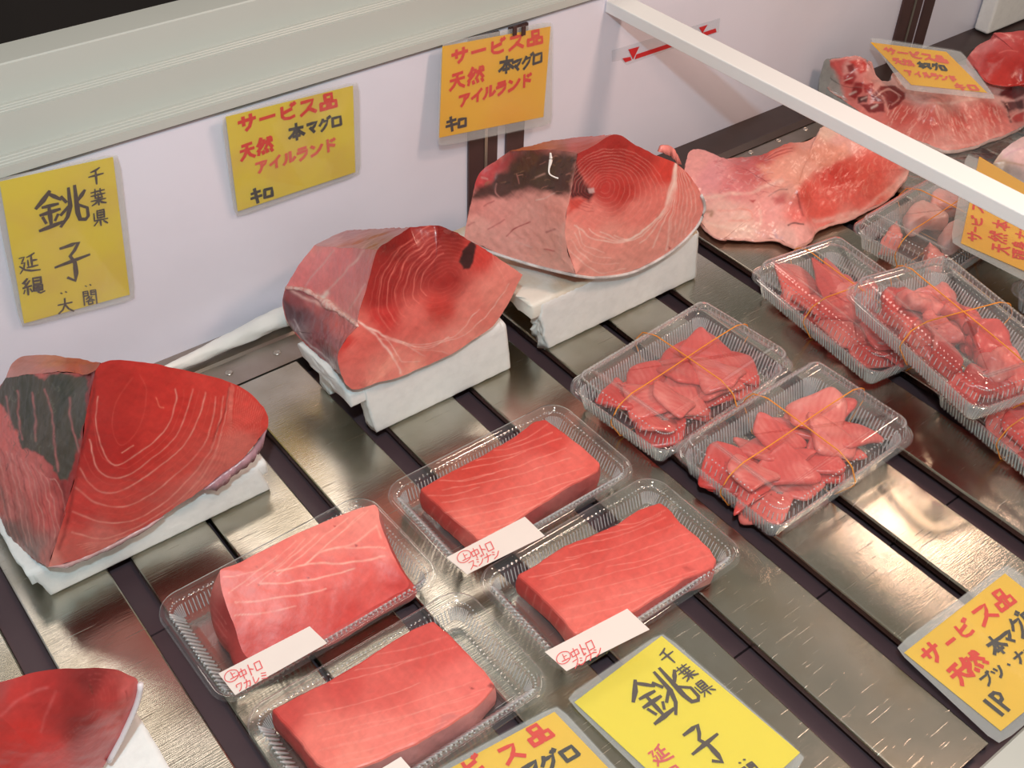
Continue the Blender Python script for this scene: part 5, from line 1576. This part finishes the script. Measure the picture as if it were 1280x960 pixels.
for i in range(190):
    x = rsk.uniform(430, 1180); y0 = 490 + rsk.uniform(0, 220) - max(0, (x - 900)) * .12
    ln = rsk.uniform(18, 60)
    if y0 + ln > 745 - max(0, x - 950) * .35: continue
    sl = -.5 if x < 700 else .35
    Lk.append((Z((x, y0), (x + sl * ln * .5 + rsk.uniform(-6, 6), y0 + ln * .5), (x + sl * ln, y0 + ln)), .75, (246, 180, 168), .75))
Lk += [(Z((560, 400), (620, 470), (780, 490), (1000, 455), (1130, 400)), 2.5, (246, 196, 186), .9), (Z((780, 760), (950, 740), (1150, 680)), 3, (238, 176, 168), .7)]
DM = (134, 24, 30)
Bk = [(Z((60, 240), (110, 245), (150, 380), (200, 480), (120, 440), (60, 380), (40, 300)), (150, 142, 140), 3, 4, .95),
      (Z((60, 230), (200, 212), (170, 270), (150, 360), (120, 290)), (200, 70, 70), 3, 3, .9),
      (Z((200, 235), (290, 215), (312, 250), (305, 295), (270, 310), (250, 280)), (206, 50, 44), 2, 2, .95), (Z((190, 260), (230, 245), (240, 290), (200, 300)), DM, 1.5, 2, .95),
      (Z((165, 315), (240, 300), (250, 330), (225, 375), (175, 375)), (164, 32, 36), 1.5, 2, .95), (Z((240, 360), (290, 355), (285, 410), (240, 460), (205, 440)), (150, 26, 32), 1.5, 2, .95),
      (Z((290, 365), (350, 365), (355, 410), (300, 430)), (180, 50, 50), 1.5, 2, .95), (Z((255, 450), (320, 440), (310, 480), (260, 490)), (90, 20, 28), 1.5, 2, .95),
      (Z((340, 440), (400, 385), (480, 380), (545, 420), (550, 460), (500, 510), (440, 530), (430, 490), (360, 470)), DM, 1.5, 2, .92), (Z((270, 495), (420, 485), (430, 540), (330, 545)), (128, 22, 30), 1.5, 2, .95),
      (Z((1130, 440), (1200, 370), (1300, 350), (1300, 430), (1220, 460)), (120, 26, 34), 2, 3, .9), (Z((1135, 470), (1280, 470), (1280, 520), (1180, 540)), (96, 24, 34), 2, 3, .9), (Z((1190, 560), (1280, 545), (1280, 600), (1210, 605)), (190, 40, 40), 2, 3, .9),
      (Z((1160, 480), (1190, 610), (1200, 612), (1170, 470)), (50, 20, 24), 1, 2, .7)]
for p_ in (((350, 460), (410, 420), (470, 410), (510, 450), (470, 500)), ((380, 440), (450, 400), (520, 440))):
    Lk.append((Z(*p_), 1.3, (240, 170, 160), .85))
Lk += [(Z((415, 460), (435, 500), (445, 530)), 2.6, (238, 160, 150), .85), (Z((340, 515), (365, 505), (375, 500)), 2, (244, 210, 200), .9), (Z((275, 465), (300, 455)), 1.6, (230, 190, 180), .9), (Z((215, 435), (245, 420)), 1.8, (240, 210, 200), .9),
       (Z((180, 345), (225, 330)), 1.2, (236, 200, 190), .9), (Z((240, 390), (290, 400)), 1.3, (220, 130, 126), .8), (Z((1130, 455), (1200, 470), (1280, 455)), 2, (240, 180, 176), .9), (Z((1200, 590), (1220, 560), (1280, 530)), 1.6, (240, 170, 160), .8)]
k_top = patch('top', [cl(EL)], None, None, SPk, Lk, Bk, rings=110, seed=91, centre=at(1170, 130, 2, .047), bulge=(0, 0, .004), amp=.0012, jit=2, finish=lambda V, uv: relief(V, uv, .0012))
E1 = EL + (EL.mean(0) - EL) * .04; E1[:, 2] = .0022
k_side = loft(EL, E1, 14, [(1040, 100, (150, 146, 146)), (1100, 180, (180, 150, 150)), (1200, 180, (200, 170, 165)), (1280, 150, (190, 150, 146))], [], [], 93, out=.003, amp=.0012)
k_bot = patch('bottom', [cl(E1)], None, None, [(0, 0, (160, 140, 140))], rings=4, seed=94)
o = join_patches('tuna_collar', [k_top, k_side, k_bot], M['wet'], None)
tag(o, 'curved tuna collar with marbled pink flesh and dark muscle ends, behind the white bar', 'tuna')
# dark red chunk at the top right
def lump(name, px, zs, spots, lines, blobs, seed, zbot, out, mat, label, cat='tuna', sp=.002, bulge=(0, 0, .006), rings=50, centre=None, am=.001):
    EL = zedge(px + [px[0]], zs + [zs[0]], sp=sp, rag=.0005)[:-1]
    pt = patch('top', [cl(EL)], None, None, spots, lines, blobs, rings=rings, seed=seed, bulge=bulge, amp=am, centre=centre)
    E1 = EL + (EL.mean(0) - EL) * .05; E1[:, 2] = zbot
    ps = loft(EL, E1, 12, spots, [], [], seed + 1, out=out, amp=am)
    pb = patch('bottom', [cl(E1)], None, None, spots[:1], rings=3, seed=seed + 2)
    o = join_patches(name, [pt, ps, pb], mat, None)
    tag(o, label, cat)
    return o
RD = (186, 32, 28)
lump('tuna_chunk', Z((945, 190), (1000, 130), (1100, 78), (1095, 55), (1180, 50), (1300, 40), (1420, 60), (1420, 330), (1280, 355), (1180, 370), (1080, 358), (1030, 320), (1000, 260)),
     [.075, .085, .100, .105, .108, .110, .110, .085, .066, .062, .060, .062, .066],
     [(1240, 75, (180, 32, 30)), (1230, 55, (206, 110, 112)), (1260, 45, (190, 70, 72)), (1270, 90, (176, 26, 22)), (1250, 100, (190, 40, 34)), (1216, 70, (200, 90, 90)), (1290, 60, (180, 40, 38))],
     [(Z((1080, 180), (1130, 130), (1200, 110)), 1.4, (206, 80, 80), .5), (Z((1130, 180), (1180, 165), (1240, 170)), 1.2, (226, 110, 104), .6), (Z((945, 195), (1010, 140), (1100, 100), (1200, 80)), 3, (214, 130, 130), .6)], [], 101, .058, .004, M['wet'],
     'deep red boneless tuna chunk lying on the upper collar at the right edge', sp=.0025, bulge=(0, 0, .006))
# pale belly piece at the right edge, under the bar
lump('belly_piece', Z((1085, 880), (1095, 850), (1160, 770), (1240, 710), (1330, 690), (1400, 800), (1400, 960), (1300, 1010), (1160, 960)),
     [.018, .024, .036, .042, .044, .040, .030, .014, .010],
     [(1260, 190, (236, 196, 200)), (1275, 200, (240, 190, 190)), (1248, 205, (200, 170, 150)), (1270, 215, (170, 150, 148)), (1255, 215, (150, 130, 126))],
     [(Z((1090, 860), (1160, 850), (1280, 870)), 2.4, (170, 130, 100), .7), (Z((1110, 850), (1200, 790), (1280, 760)), 2, (220, 160, 180), .5)], [], 111, .003, .002, M['wet'],
     'pale silvery pink belly piece at the right edge just behind the white bar', sp=.0025)
# wet paper roll pushed against the wall
pc = zc([(225, 460), (330, 415), (440, 385), (560, 335), (700, 275), (820, 215), (910, 175), (985, 160)], 180, 380, 5.333)
P0 = at(*pc[0], 2, .008); P1 = at(*pc[-1], 2, .012)
def paper():
    n, s = 70, 26
    V, F = [], []
    for i in range(n + 1):
        u = i / n
        x = P0[0] - .06 + (P1[0] - P0[0] + .10) * u
        w_ = .0045 + .0085 * min(1, max(0, (u - .25) * 1.5))
        h_ = .004 + .0055 * min(1, u * 1.3)
        y = -.0235 - .002 * math.sin(u * 5)
        for k in range(s):
            a = 6.2832 * k / s
            V.append((x, y + w_ * math.cos(a), .0045 + h_ + h_ * math.sin(a)))
    V = np.array(V)
    V = V + np.stack([V[:, 0] * 0, pnoise(V * [.35, 1, 1], 160, 8, 4) * .0016, pnoise(V * [.35, 1, 1], 160, 18, 4) * .0016], 1)
    for i in range(n):
        for k in range(s):
            F.append((i * s + k, i * s + (k + 1) % s, (i + 1) * s + (k + 1) % s, (i + 1) * s + k))
    F.append(tuple(range(s))[::-1]); F.append(tuple(range(n * s, n * s + s)))
    return mesh('paper_roll', V, F, True)
o = link('paper_roll', paper(), M['paperroll'])
tag(o, 'rolled wet white paper lying along the foot of the back wall', 'paper')

# ---------------------------------------------------------------- clear trays and packs
def rrect(L, W, r, pitch):
    """points and outward normals round a rounded rectangle, evenly by arc length"""
    segs = [((L / 2 - r, -W / 2), (L / 2 - r, -W / 2), 0)]
    per = 2 * (L - 2 * r) + 2 * (W - 2 * r) + 2 * math.pi * r
    n = int(round(per / pitch)) 
    out = []
    for i in range(n):
        s = per * i / n
        a = L - 2 * r; b = W - 2 * r; q = math.pi * r / 2
        for (ln, f) in ((a, 'b'), (q, 'c0'), (b, 'r'), (q, 'c1'), (a, 't'), (q, 'c2'), (b, 'l'), (q, 'c3')):
            if s <= ln + 1e-12: break
            s -= ln
        if f == 'b': p, nn = (-L / 2 + r + s, -W / 2), (0, -1)
        elif f == 'r': p, nn = (L / 2, -W / 2 + r + s), (1, 0)
        elif f == 't': p, nn = (L / 2 - r - s, W / 2), (0, 1)
        elif f == 'l': p, nn = (-L / 2, W / 2 - r - s), (-1, 0)
        else:
            k = int(f[1]); cx = (1, 1, -1, -1)[k] * (L / 2 - r); cy = (-1, 1, 1, -1)[k] * (W / 2 - r)
            a0 = -math.pi / 2 + k * math.pi / 2 + s / r
            nn = (math.cos(a0), math.sin(a0)); p = (cx + r * nn[0], cy + r * nn[1])
        out.append((p, nn))
    return out
def shell(name, L, W, r, prof, pitch=.00075, cap=True, flute=.0045):
    """prof: (inset, z, flute amplitude); sheet swept round a rounded rectangle"""
    V, F = [], []
    base_ = rrect(L, W, r, pitch)
    n = len(base_)
    for ins, z, am in prof:
        for i, (p, nn) in enumerate(base_):
            ph = (i * pitch / flute) % 1.0
            tri = (1 - abs(2 * ph - 1)) if am else 0
            tri = min(1, max(0, tri * 1.8 - .4))
            k = -ins + am * (tri - .5)
            V.append((p[0] + nn[0] * k, p[1] + nn[1] * k, z))
    for j in range(len(prof) - 1):
        for i in range(n):
            F.append((j * n + i, j * n + (i + 1) % n, (j + 1) * n + (i + 1) % n, (j + 1) * n + i))
    V = np.array(V)
    Q = np.array(F)
    me = qmesh(name, V, Q, None, True)
    if cap:
        Vc = V[-n:]
        me2 = mesh(name, [tuple(v) for v in V] , [tuple(f) for f in F] + [tuple(range(len(V) - n, len(V)))], True)
        bpy.data.meshes.remove(me)
        me = me2
    return me
TRAY_L, TRAY_W = 0.203, 0.122
# open tray: wide rolled flange, fluted wall, raised ring in the floor
tray_me = shell('tray', TRAY_L, TRAY_W, .022, [(.0, .0200, 0), (.0006, .0222, 0), (.003, .0228, 0), (.0052, .0218, 0), (.0058, .0196, 0), (.0080, .0192, 0), (.0092, .0186, .0006), (.0105, .0160, .0016), (.0125, .0090, .0018), (.0145, .0036, .0016), (.0165, .0018, .0004), (.0200, .0014, 0), (.0215, .0024, 0), (.0240, .0024, 0), (.0255, .0014, 0)])
lidbase_me = shell('base_tray', .200, .130, .020, [(.0, .0262, 0), (.0, .0285, 0), (.003, .0290, 0), (.0055, .0280, 0), (.0070, .0262, .0006), (.0085, .0225, .0020), (.0115, .0120, .0022), (.0140, .0035, .0020), (.0160, .0018, .0004), (.0200, .0012, 0)], flute=.0052)
lid_me = shell('lid', .203, .133, .021, [(.0, .0270, 0), (.0, .0296, 0), (.0035, .0304, 0), (.0060, .0304, 0), (.0068, .0330, .0008), (.0078, .0385, .0010), (.0095, .0440, .0006), (.0135, .0482, 0), (.0170, .0500, 0), (.0215, .0504, 0), (.0235, .0490, 0), (.0265, .0486, 0)], flute=.0052)
def ribs(L, W, r, step, lo, hi, rad, sides=None, slant=0.0):
    """small rounded bars standing on the tray wall from (inset,z) lo to hi"""
    V, F = [], []
    for p, nn in rrect(L, W, r, step):
        if sides and not sides(p, nn):
            continue
        p = np.array(p); nn = np.array(nn); tt = np.array([-nn[1], nn[0]])
        A = np.r_[p - nn * lo[0] - tt * slant, lo[1]]; B = np.r_[p - nn * hi[0] + tt * slant, hi[1]]
        ax = (B - A) / np.linalg.norm(B - A)
        s_ = np.r_[tt, 0]; u_ = np.cross(ax, s_)
        b = len(V)
        for q, rr in ((A, rad * .6), (A + (B - A) * .12, rad), (A + (B - A) * .88, rad), (B, rad * .6)):
            for k in range(5):
                a = 6.2832 * k / 5
                V.append(q + s_ * math.cos(a) * rr + u_ * math.sin(a) * rr)
        for j in range(3):
            for k in range(5):
                F.append((b + j * 5 + k, b + j * 5 + (k + 1) % 5, b + j * 5 + 5 + (k + 1) % 5, b + j * 5 + 5 + k))
        F.append((b + 4, b + 3, b + 2, b + 1, b)); F.append((b + 15, b + 16, b + 17, b + 18, b + 19))
    return mesh('wall_ribs', V, F, True)
def beads(L, W, r, step, ins, z, rad):
    V, F = [], []
    for p, nn in rrect(L, W, r, step):
        c = (p[0] - nn[0] * ins, p[1] - nn[1] * ins)
        b = len(V)
        for zz, rr in ((0, 1), (.6, .8), (.95, .3)):
            for k in range(6):
                V.append((c[0] + rad * rr * math.cos(k * 1.0472), c[1] + rad * rr * math.sin(k * 1.0472), z + zz * rad))
        for j in range(2):
            for k in range(6):
                F.append((b + j * 6 + k, b + j * 6 + (k + 1) % 6, b + j * 6 + 6 + (k + 1) % 6, b + j * 6 + 6 + k))
        F.append(tuple(b + 12 + k for k in range(6)))
    return mesh('rim_beads', V, F, True)
tray_ribs = ribs(TRAY_L, TRAY_W, .022, .0034, (.0150, .0045), (.0104, .0165), .0005)
front_ribs = ribs(TRAY_L, TRAY_W, .022, .0046, (.0190, .0060), (.0080, .0225), .0013, sides=lambda p, nn: (nn[1] < -.9 and p[0] > -.05) or (nn[0] < -.9), slant=.0016)
tray_beads = beads(TRAY_L, TRAY_W, .022, .0042, .0080, .0192, .0008)
pack_ribs = ribs(.200, .130, .020, .0036, (.0142, .0030), (.0082, .0250), .00095)
lid_beads = beads(.203, .133, .021, .0042, .0105, .0440, .0010)
lid_ribs = ribs(.203, .133, .021, .0062, (.0072, .0325), (.0086, .0400), .0005)
def tray_at(name, me, mat, loc, rot, label, group):
    o = link(name, me, M[mat])
    o.location = loc
    o.rotation_euler = rot
    tag(o, label, 'tray', group)
    return o
TX = [(0.2365, -0.3530, 0, 0.02, 'open clear tray holding the tall white-veined tuna wedge'),
      (0.4480, -0.3570, 0, 0.0, 'open clear tray holding the striped fillet, upper right of the four'),
      (0.2435, -0.4850, 0, 0.0, 'open clear tray at the bottom, left neighbour of the yellow sign'),
      (0.4550, -0.4830, 0, 0.0, 'open clear tray with a paper label, directly behind the bright yellow sign')]
for x, y, z, rz, lb_ in TX:
    e = empty('open_tray', (x, y, 0.0006 + z), (0, 0, rz))
    tag(e, lb_, 'tray', 'open clear trays of fillets')
    o = link('tray_body', tray_me, M['clear'], e)
    for nm_, me_ in (('wall_ribs', tray_ribs), ('edge_ribs', front_ribs), ('rim_beads', tray_beads)):
        tag(link(nm_, me_, M['edge' if nm_ == 'edge_ribs' else 'rib'], e), kind='stuff')

# price slips on the fillets
def slip(px, zs, label, rows, Zs, s, bend=.0015):
    q = [at(a, b, 2, z) for (a, b), z in zip(px, zs)]
    p0, n = plane_of(q)
    f = lambda x, y: atp(x, y, p0, n)
    q = [f(*p) for p in px]
    r = base('paper_slip', sum(q) / 4 - n * .001)
    tag(r, label, 'label')
    sheet('slip', q, n, .0003, M['paper'], r)
    t = Writer(f, n, 7)
    for chars, o, rt, dn, ink, wd, adv in rows:
        t.row(chars, Zs(*o), (rt[0] / s, rt[1] / s), (dn[0] / s, dn[1] / s), ink, wd, adv)
    t.build(r)
Zs = lambda x, y: (190 + x / 3.556, 600 + y / 3.556)
slip([(273, 842), (387, 783), (409, 804), (294, 869)], [.033, .037, .030, .027], 'white slip with red writing across the white-veined wedge', [
    ('上', (330, 862), (38, -20), (18, 32), 'redpen', .0007, 1), ('O', (318, 858), (62, -22), (10, 50), 'redpen', .0007, 1),
    ('中トロ', (378, 850), (34, -18), (18, 44), 'redpen', .0008, 1.0), ('ワカレミ', (368, 912), (32, -15), (12, 34), 'redpen', .0008, 1.12)], Zs, 3.556)
Zs = lambda x, y: (460 + x / 3.556, 480 + y / 3.556)
slip([(558, 697), (656, 646), (681, 670), (584, 718)], [.031, .034, .028, .026], 'white slip with red writing at the front of the upper right fillet', [
    ('上', (403, 760), (38, -18), (16, 34), 'redpen', .0007, 1), ('O', (392, 755), (60, -22), (10, 50), 'redpen', .0007, 1),
    ('中トロ', (450, 742), (34, -17), (20, 44), 'redpen', .0008, .92), ('スジナシ', (440, 795), (33, -15), (16, 34), 'redpen', .0008, 1.05)], Zs, 3.556)
Zs = lambda x, y: (590 + x / 3.556, 580 + y / 3.556)
slip([(681, 815), (784, 761), (812, 787), (708, 839)], [.031, .033, .027, .026], 'white slip with red writing at the front of the lower right fillet', [
    ('上', (382, 853), (38, -18), (16, 34), 'redpen', .0007, 1), ('O', (370, 848), (62, -22), (10, 52), 'redpen', .0007, 1),
    ('中トロ', (430, 832), (36, -20), (20, 46), 'redpen', .0008, .92), ('スジナシ', (440, 880), (34, -19), (16, 34), 'redpen', .0008, .92)], Zs, 3.556)
Zs = lambda x, y: (270 + x / 2.977, 720 + y / 2.977)
slip([(402, 1006), (501, 946), (522, 970), (423, 1030)], [.036, .036, .028, .030], 'white slip cut off by the bottom edge of the photo', [], Zs, 2.977)

# ---------------------------------------------------------------- lidded packs with sliced tuna and rubber bands
def slice_mesh(seed, a, b, t, bend, lump_=.25):
    rs = np.random.RandomState(seed)
    k = rs.randint(4, 7)
    n = 40
    ang = np.sort(rs.uniform(0, 2 * np.pi, k) * .35 + np.arange(k) * 2 * np.pi / k * .9)
    cor = np.stack([np.cos(ang) * a * rs.uniform(.8, 1.1, k), np.sin(ang) * b * rs.uniform(.8, 1.1, k)], 1)
    P = resample(np.vstack([cor, cor[:1]]), n + 1)[:-1]
    for _ in range(2):
        P = .5 * P + .25 * (np.roll(P, 1, 0) + np.roll(P, -1, 0))
    V = []
    prof = [(0, .5), (.25, .5), (.5, .5), (.72, .5), (.88, .46), (.96, .36), (1.0, .15), (1.0, -.15), (.95, -.38), (.85, -.5), (.5, -.5), (0.02, -.5)]
    for r, z in prof:
        r = max(r, .02)
        V.append(np.c_[P * r, np.full(n, z * t)])
    V = np.vstack(V)
    V[:, 2] += -bend * (V[:, 0] ** 2) + bend * .5 * V[:, 0] * V[:, 1] + rs.uniform(-4, 4) * V[:, 1] ** 2
    V = V + t * lump_ * np.stack([pnoise(V, 70, seed, 3), pnoise(V, 70, seed + 1, 3), pnoise(V, 70, seed + 2, 3)], 1)
    Q = []
    m = len(prof)
    i = np.arange(n)
    for j in range(m - 1):
        Q.append(np.stack([(j + 1) * n + i, (j + 1) * n + (i + 1) % n, j * n + (i + 1) % n, j * n + i], 1))
    Q = np.vstack(Q)
    return qmesh('slice', V, Q, None, True)
rs = np.random.RandomState(12)
SM = [slice_mesh(200 + i, rs.uniform(.034, .041), rs.uniform(.026, .032), rs.uniform(.0050, .0070), rs.uniform(2, 9), .2) for i in range(12)]
LM = [slice_mesh(300 + i, rs.uniform(.025, .031), rs.uniform(.019, .025), rs.uniform(.015, .019), rs.uniform(2, 8), .42) for i in range(8)]
BM = [slice_mesh(400 + i, rs.uniform(.032, .038), rs.uniform(.022, .026), .024, 1.0, .2) for i in range(5)]
for m_ in SM + LM:
    m_.materials.append(M['slice'])
pale = meat_mat('pale_fatty_tuna')
def pale_mat():
    m = M['slice'].copy()
    m.name = 'pale_tuna_flesh'
    for n in m.node_tree.nodes:
        if n.type == 'VALTORGB':
            n.color_ramp.elements[0].color = (*lin((226, 116, 108)), 1)
            n.color_ramp.elements[1].color = (*lin((240, 150, 140)), 1)
            n.color_ramp.elements[2].color = (*lin((244, 190, 182)), 1)
    return m
PM = pale_mat()
bpy.data.materials.remove(pale)
for m_ in BM:
    m_.materials.append(PM)
def where(x, y, layer, rz, nx):
    lay = {0: 'bottom-layer', 1: 'middle-layer', 2: 'top-layer'}[layer]
    if abs(rz) < .6:
        row = 'far row' if y > 0 else 'near row'
        k = {4: ('leftmost', 'second from left', 'second from right', 'rightmost'), 3: ('leftmost', 'middle', 'rightmost')}[nx]
    else:
        row = 'left row' if y > 0 else 'right row'
        k = {4: ('nearest', 'second nearest', 'second farthest', 'farthest'), 3: ('nearest', 'middle', 'farthest')}[nx]
    return lay, row, k
def heap(kind, loc, rot, label, group, seed, tilt=0.0):
    r = random.Random(seed)
    T = Matrix.Translation(loc) @ Matrix.Rotation(rot[2], 4, 'Z') @ Matrix.Rotation(rot[1], 4, 'Y') @ Matrix.Rotation(rot[0], 4, 'X')
    spots = []
    names = []
    if kind == 'block':
        for i in range(3):
            for gy in (-1, 1):
                l_, r_, k_ = where(0, gy, 0, rot[2], 3)
                names.append('%s, %s of %s' % (r_, k_[i], '%s'))
    else:
        for ly in (0, 1):
            for i in range(4):
                for gy in (-1, 1):
                    l_, r_, k_ = where(0, gy, ly, rot[2], 4)
                    names.append('%s %s, %s, %s, in %s' % (l_, '%s', r_, k_[i], '%s'))
        fl_ = ('leftmost', 'second from left', 'middle', 'second from right', 'rightmost') if abs(rot[2]) < .6 else ('nearest', 'second nearest', 'middle', 'second farthest', 'farthest')
        names += ['top-layer %s, %s of five, in %s' % ('%s', f, '%s') for f in fl_]
    if kind == 'block':
        for gx in (-.058, 0.004, .060):
            for gy in (-.026, .026):
                spots.append((gx + r.uniform(-.004, .004), gy + r.uniform(-.003, .003), .0165 + r.uniform(0, .004), .12))
    else:
        for gx in (-.054, -.019, .019, .054):
            for gy in (-.021, .021):
                spots.append((gx, gy, .0105, .12))
        for gx in (-.062, -.021, .021, .062):
            for gy in (-.020, .021):
                spots.append((gx + r.uniform(-.006, .006), gy + r.uniform(-.006, .006), .0205, .35))
        for gx, gy in ((-.052, .004), (-.026, -.018), (.000, .016), (.028, -.016), (.052, .012)):
            spots.append((gx + r.uniform(-.006, .006), gy + r.uniform(-.005, .005), .0295, .38))
    ms = {'slice': SM, 'lump': LM, 'block': BM}[kind]
    for (x, y, z, tl_), nm in zip(spots, names):
        me = r.choice(ms)
        o = bpy.data.objects.new('tuna_slice' if kind != 'block' else 'tuna_chunk', me)
        C.objects.link(o)
        yaw = r.choice((0.5, -0.6, 1.2, -1.2, 0, 2.4)) + r.uniform(-.4, .4)
        if kind == 'slice' and z < .028: yaw = r.choice((0, .45, -.45, 3.0)) + r.uniform(-.25, .25)
        if kind == 'block': yaw = r.uniform(-.12, .12)
        L = Matrix.Translation((x, y, z)) @ Matrix.Rotation(yaw, 4, 'Z') @ Matrix.Rotation(r.uniform(-tl_, tl_), 4, 'X') @ Matrix.Rotation(r.uniform(-tl_, tl_), 4, 'Y')
        o.matrix_world = T @ L
        if kind == 'block':
            tag(o, 'pale pink tuna chunk, ' + nm % label, 'tuna', group)
        else:
            tag(o, nm % (('red tuna slice', 'lumpy tuna scrap')[kind == 'lump'], label), 'tuna', group)
def band_path(h, w0, w1, w2, axis):
    pts = [(-w0, h), (-w0 * .5, h + .0002), (0, h + .0003), (w0 * .5, h + .0002), (w0, h), (w1, h - .006), (w2, .0305), (w2 - .001, .0262), (w2 - .014, .006), (w2 - .017, .0005), (0, .0003), (-(w2 - .017), .0005), (-(w2 - .014), .006), (-(w2 - .001), .0262), (-w2, .0305), (-w1, h - .006)]
    pts = resample(np.array(pts + [pts[0]]), 70)[:-1]
    if axis == 'x':
        return [(p[0], .0008 * math.sin(p[0] * 30), p[1]) for p in pts]
    return [(.0015 * math.sin(p[0] * 25) + .002, p[0], p[1]) for p in pts]
def pack(loc, rz, label, slabel, sgroup, kind, seed, bands, mark=False, rx=0.0, ry=0.0):
    e = empty('lidded_pack', loc, (rx, ry, rz))
    tag(e, label, 'food pack', 'clear lidded packs of cut tuna')
    link('base_tray', lidbase_me, M['clear'], e)
    link('lid', lid_me, M['lid'], e)
    for nm_, me_ in (('wall_ribs', pack_ribs), ('lid_ribs', lid_ribs), ('lid_beads', lid_beads)):
        tag(link(nm_, me_, M['rib'], e), kind='stuff')
    if mark:
        for nm_, a in (('embossed_mark', .0055), ('embossed_mark', .0030)):
            P = [(-a, -a), (a * .6, -a), (a, -a * .6), (a, a), (-a * .6, a), (-a, a * .6)]
            pts = resample(np.array(P + [P[0]]), 40)[:-1]
            tube(nm_, [(.074 + p[0], -.040 + p[1], .0489) for p in pts], .00045, M['lid'], e, closed=True, seg=6)
    heap(kind, loc, (rx, ry, rz), slabel, sgroup, seed)
    for ax, lb_ in bands:
        pth = band_path(.0514, .0775, .094, .1025, 'x') if ax == 'x' else band_path(.0514, .043, .059, .0675, 'y')
        b = tube('rubber_band', pth, .0006, M['band'], None, closed=True, seg=8)
        b.location = loc
        b.rotation_euler = (rx, ry, rz)
        tag(b, lb_, 'rubber band', 'rubber bands round the packs')
R = math.radians
z = .0014
pack((.6650, -.3500, z), R(4.5), 'lidded pack of overlapping tuna slices next to the rear foam board',
     'pack by rear foam board', 'slices in the pack by the rear foam board', 'slice', 5,
     [('x', 'orange band stretched lengthwise over the pack nearest the rear foam board'), ('y', 'orange band stretched crosswise over the pack nearest the rear foam board')])
pack((.6835, -.4790, z), R(1.5), 'lidded pack of thick tuna pieces right of the four open trays, nearest the bare slats',
     'pack nearest bare slats', 'slices in the pack nearest the bare slats', 'slice', 9,
     [('x', 'orange band stretched lengthwise over the pack nearest the bare slats'), ('y', 'orange band stretched crosswise over the pack nearest the bare slats')])
pack((.8935, -.3740, z), R(82.4), 'lidded pack partly covered by the stacked pack, below the pale collar',
     'pack below pale collar', 'slices in the pack below the pale collar', 'slice', 14,
     [('x', 'orange band running lengthwise over the pack below the pale collar'), ('y', 'orange band round the middle of the pack below the pale collar')], mark=True)
pack((.8800, -.4980, .0522), R(76.5), 'lidded pack of lumpy tuna scraps stacked on top of two other packs',
     'stacked pack', 'scraps in the stacked pack', 'lump', 21,
     [('x', 'orange band running lengthwise over the stacked pack'), ('y', 'orange band round the middle of the stacked pack')], mark=True)
pack((.9000, -.6050, z), R(80.5), 'lidded pack under the stacked pack, cut off by the right edge',
     'pack under stacked pack', 'slices in the lower right pack', 'slice', 33,
     [('x', 'orange band running lengthwise over the lower pack at the right edge'), ('y', 'orange band round the lower pack at the right edge')])
pack((1.1080, -.3330, z), R(4), 'lidded pack of pale tuna chunks under the sideways orange sign',
     'three in pack under sideways sign', 'chunks in the pack under the sideways sign', 'block', 40,
     [('x', 'orange band running lengthwise over the pack of pale chunks'), ('y', 'orange band round the middle of the pack of pale chunks')])
pack((1.1020, -.5600, z), R(80), 'lidded pack of which only one clear corner shows at the right edge',
     'three in half-hidden right pack', 'chunks in the half hidden right pack', 'block', 44, [])
# crumpled clear film under the collar behind the bar
def film():
    V, F = [], []
    n, m = 60, 44
    for i in range(n + 1):
        for j in range(m + 1):
            V.append((1.16 + .34 * i / n + .01 * math.sin(j * .5), -.305 + .19 * j / m + .008 * math.sin(i * .4), 0))
    V = np.array(V)
    V[:, 2] = .0045 + .0022 * pnoise(V[:, :2], 60, 3, 4) + .0012 * np.abs(pnoise(V[:, :2], 110, 7, 3))
    V[:, 2] = np.maximum(V[:, 2], .0008)
    for i in range(n):
        for j in range(m):
            a = i * (m + 1) + j
            F.append((a, a + m + 1, a + m + 2, a + 1))
    return mesh('plastic_film', V, F, True)
o = link('plastic_film', film(), M['film'])
tag(o, 'crumpled clear plastic film spread under the collar behind the bar', 'plastic film')
# torn membrane on the rear block's right shoulder
o = bpy.data.objects.get('tuna_block.002')
strip('membrane', [(824, 190), (829, 183), (840, 184), (848, 194), (852, 206)], -.222, .010, .003, M['wet'], (238, 140, 132), o, 4)
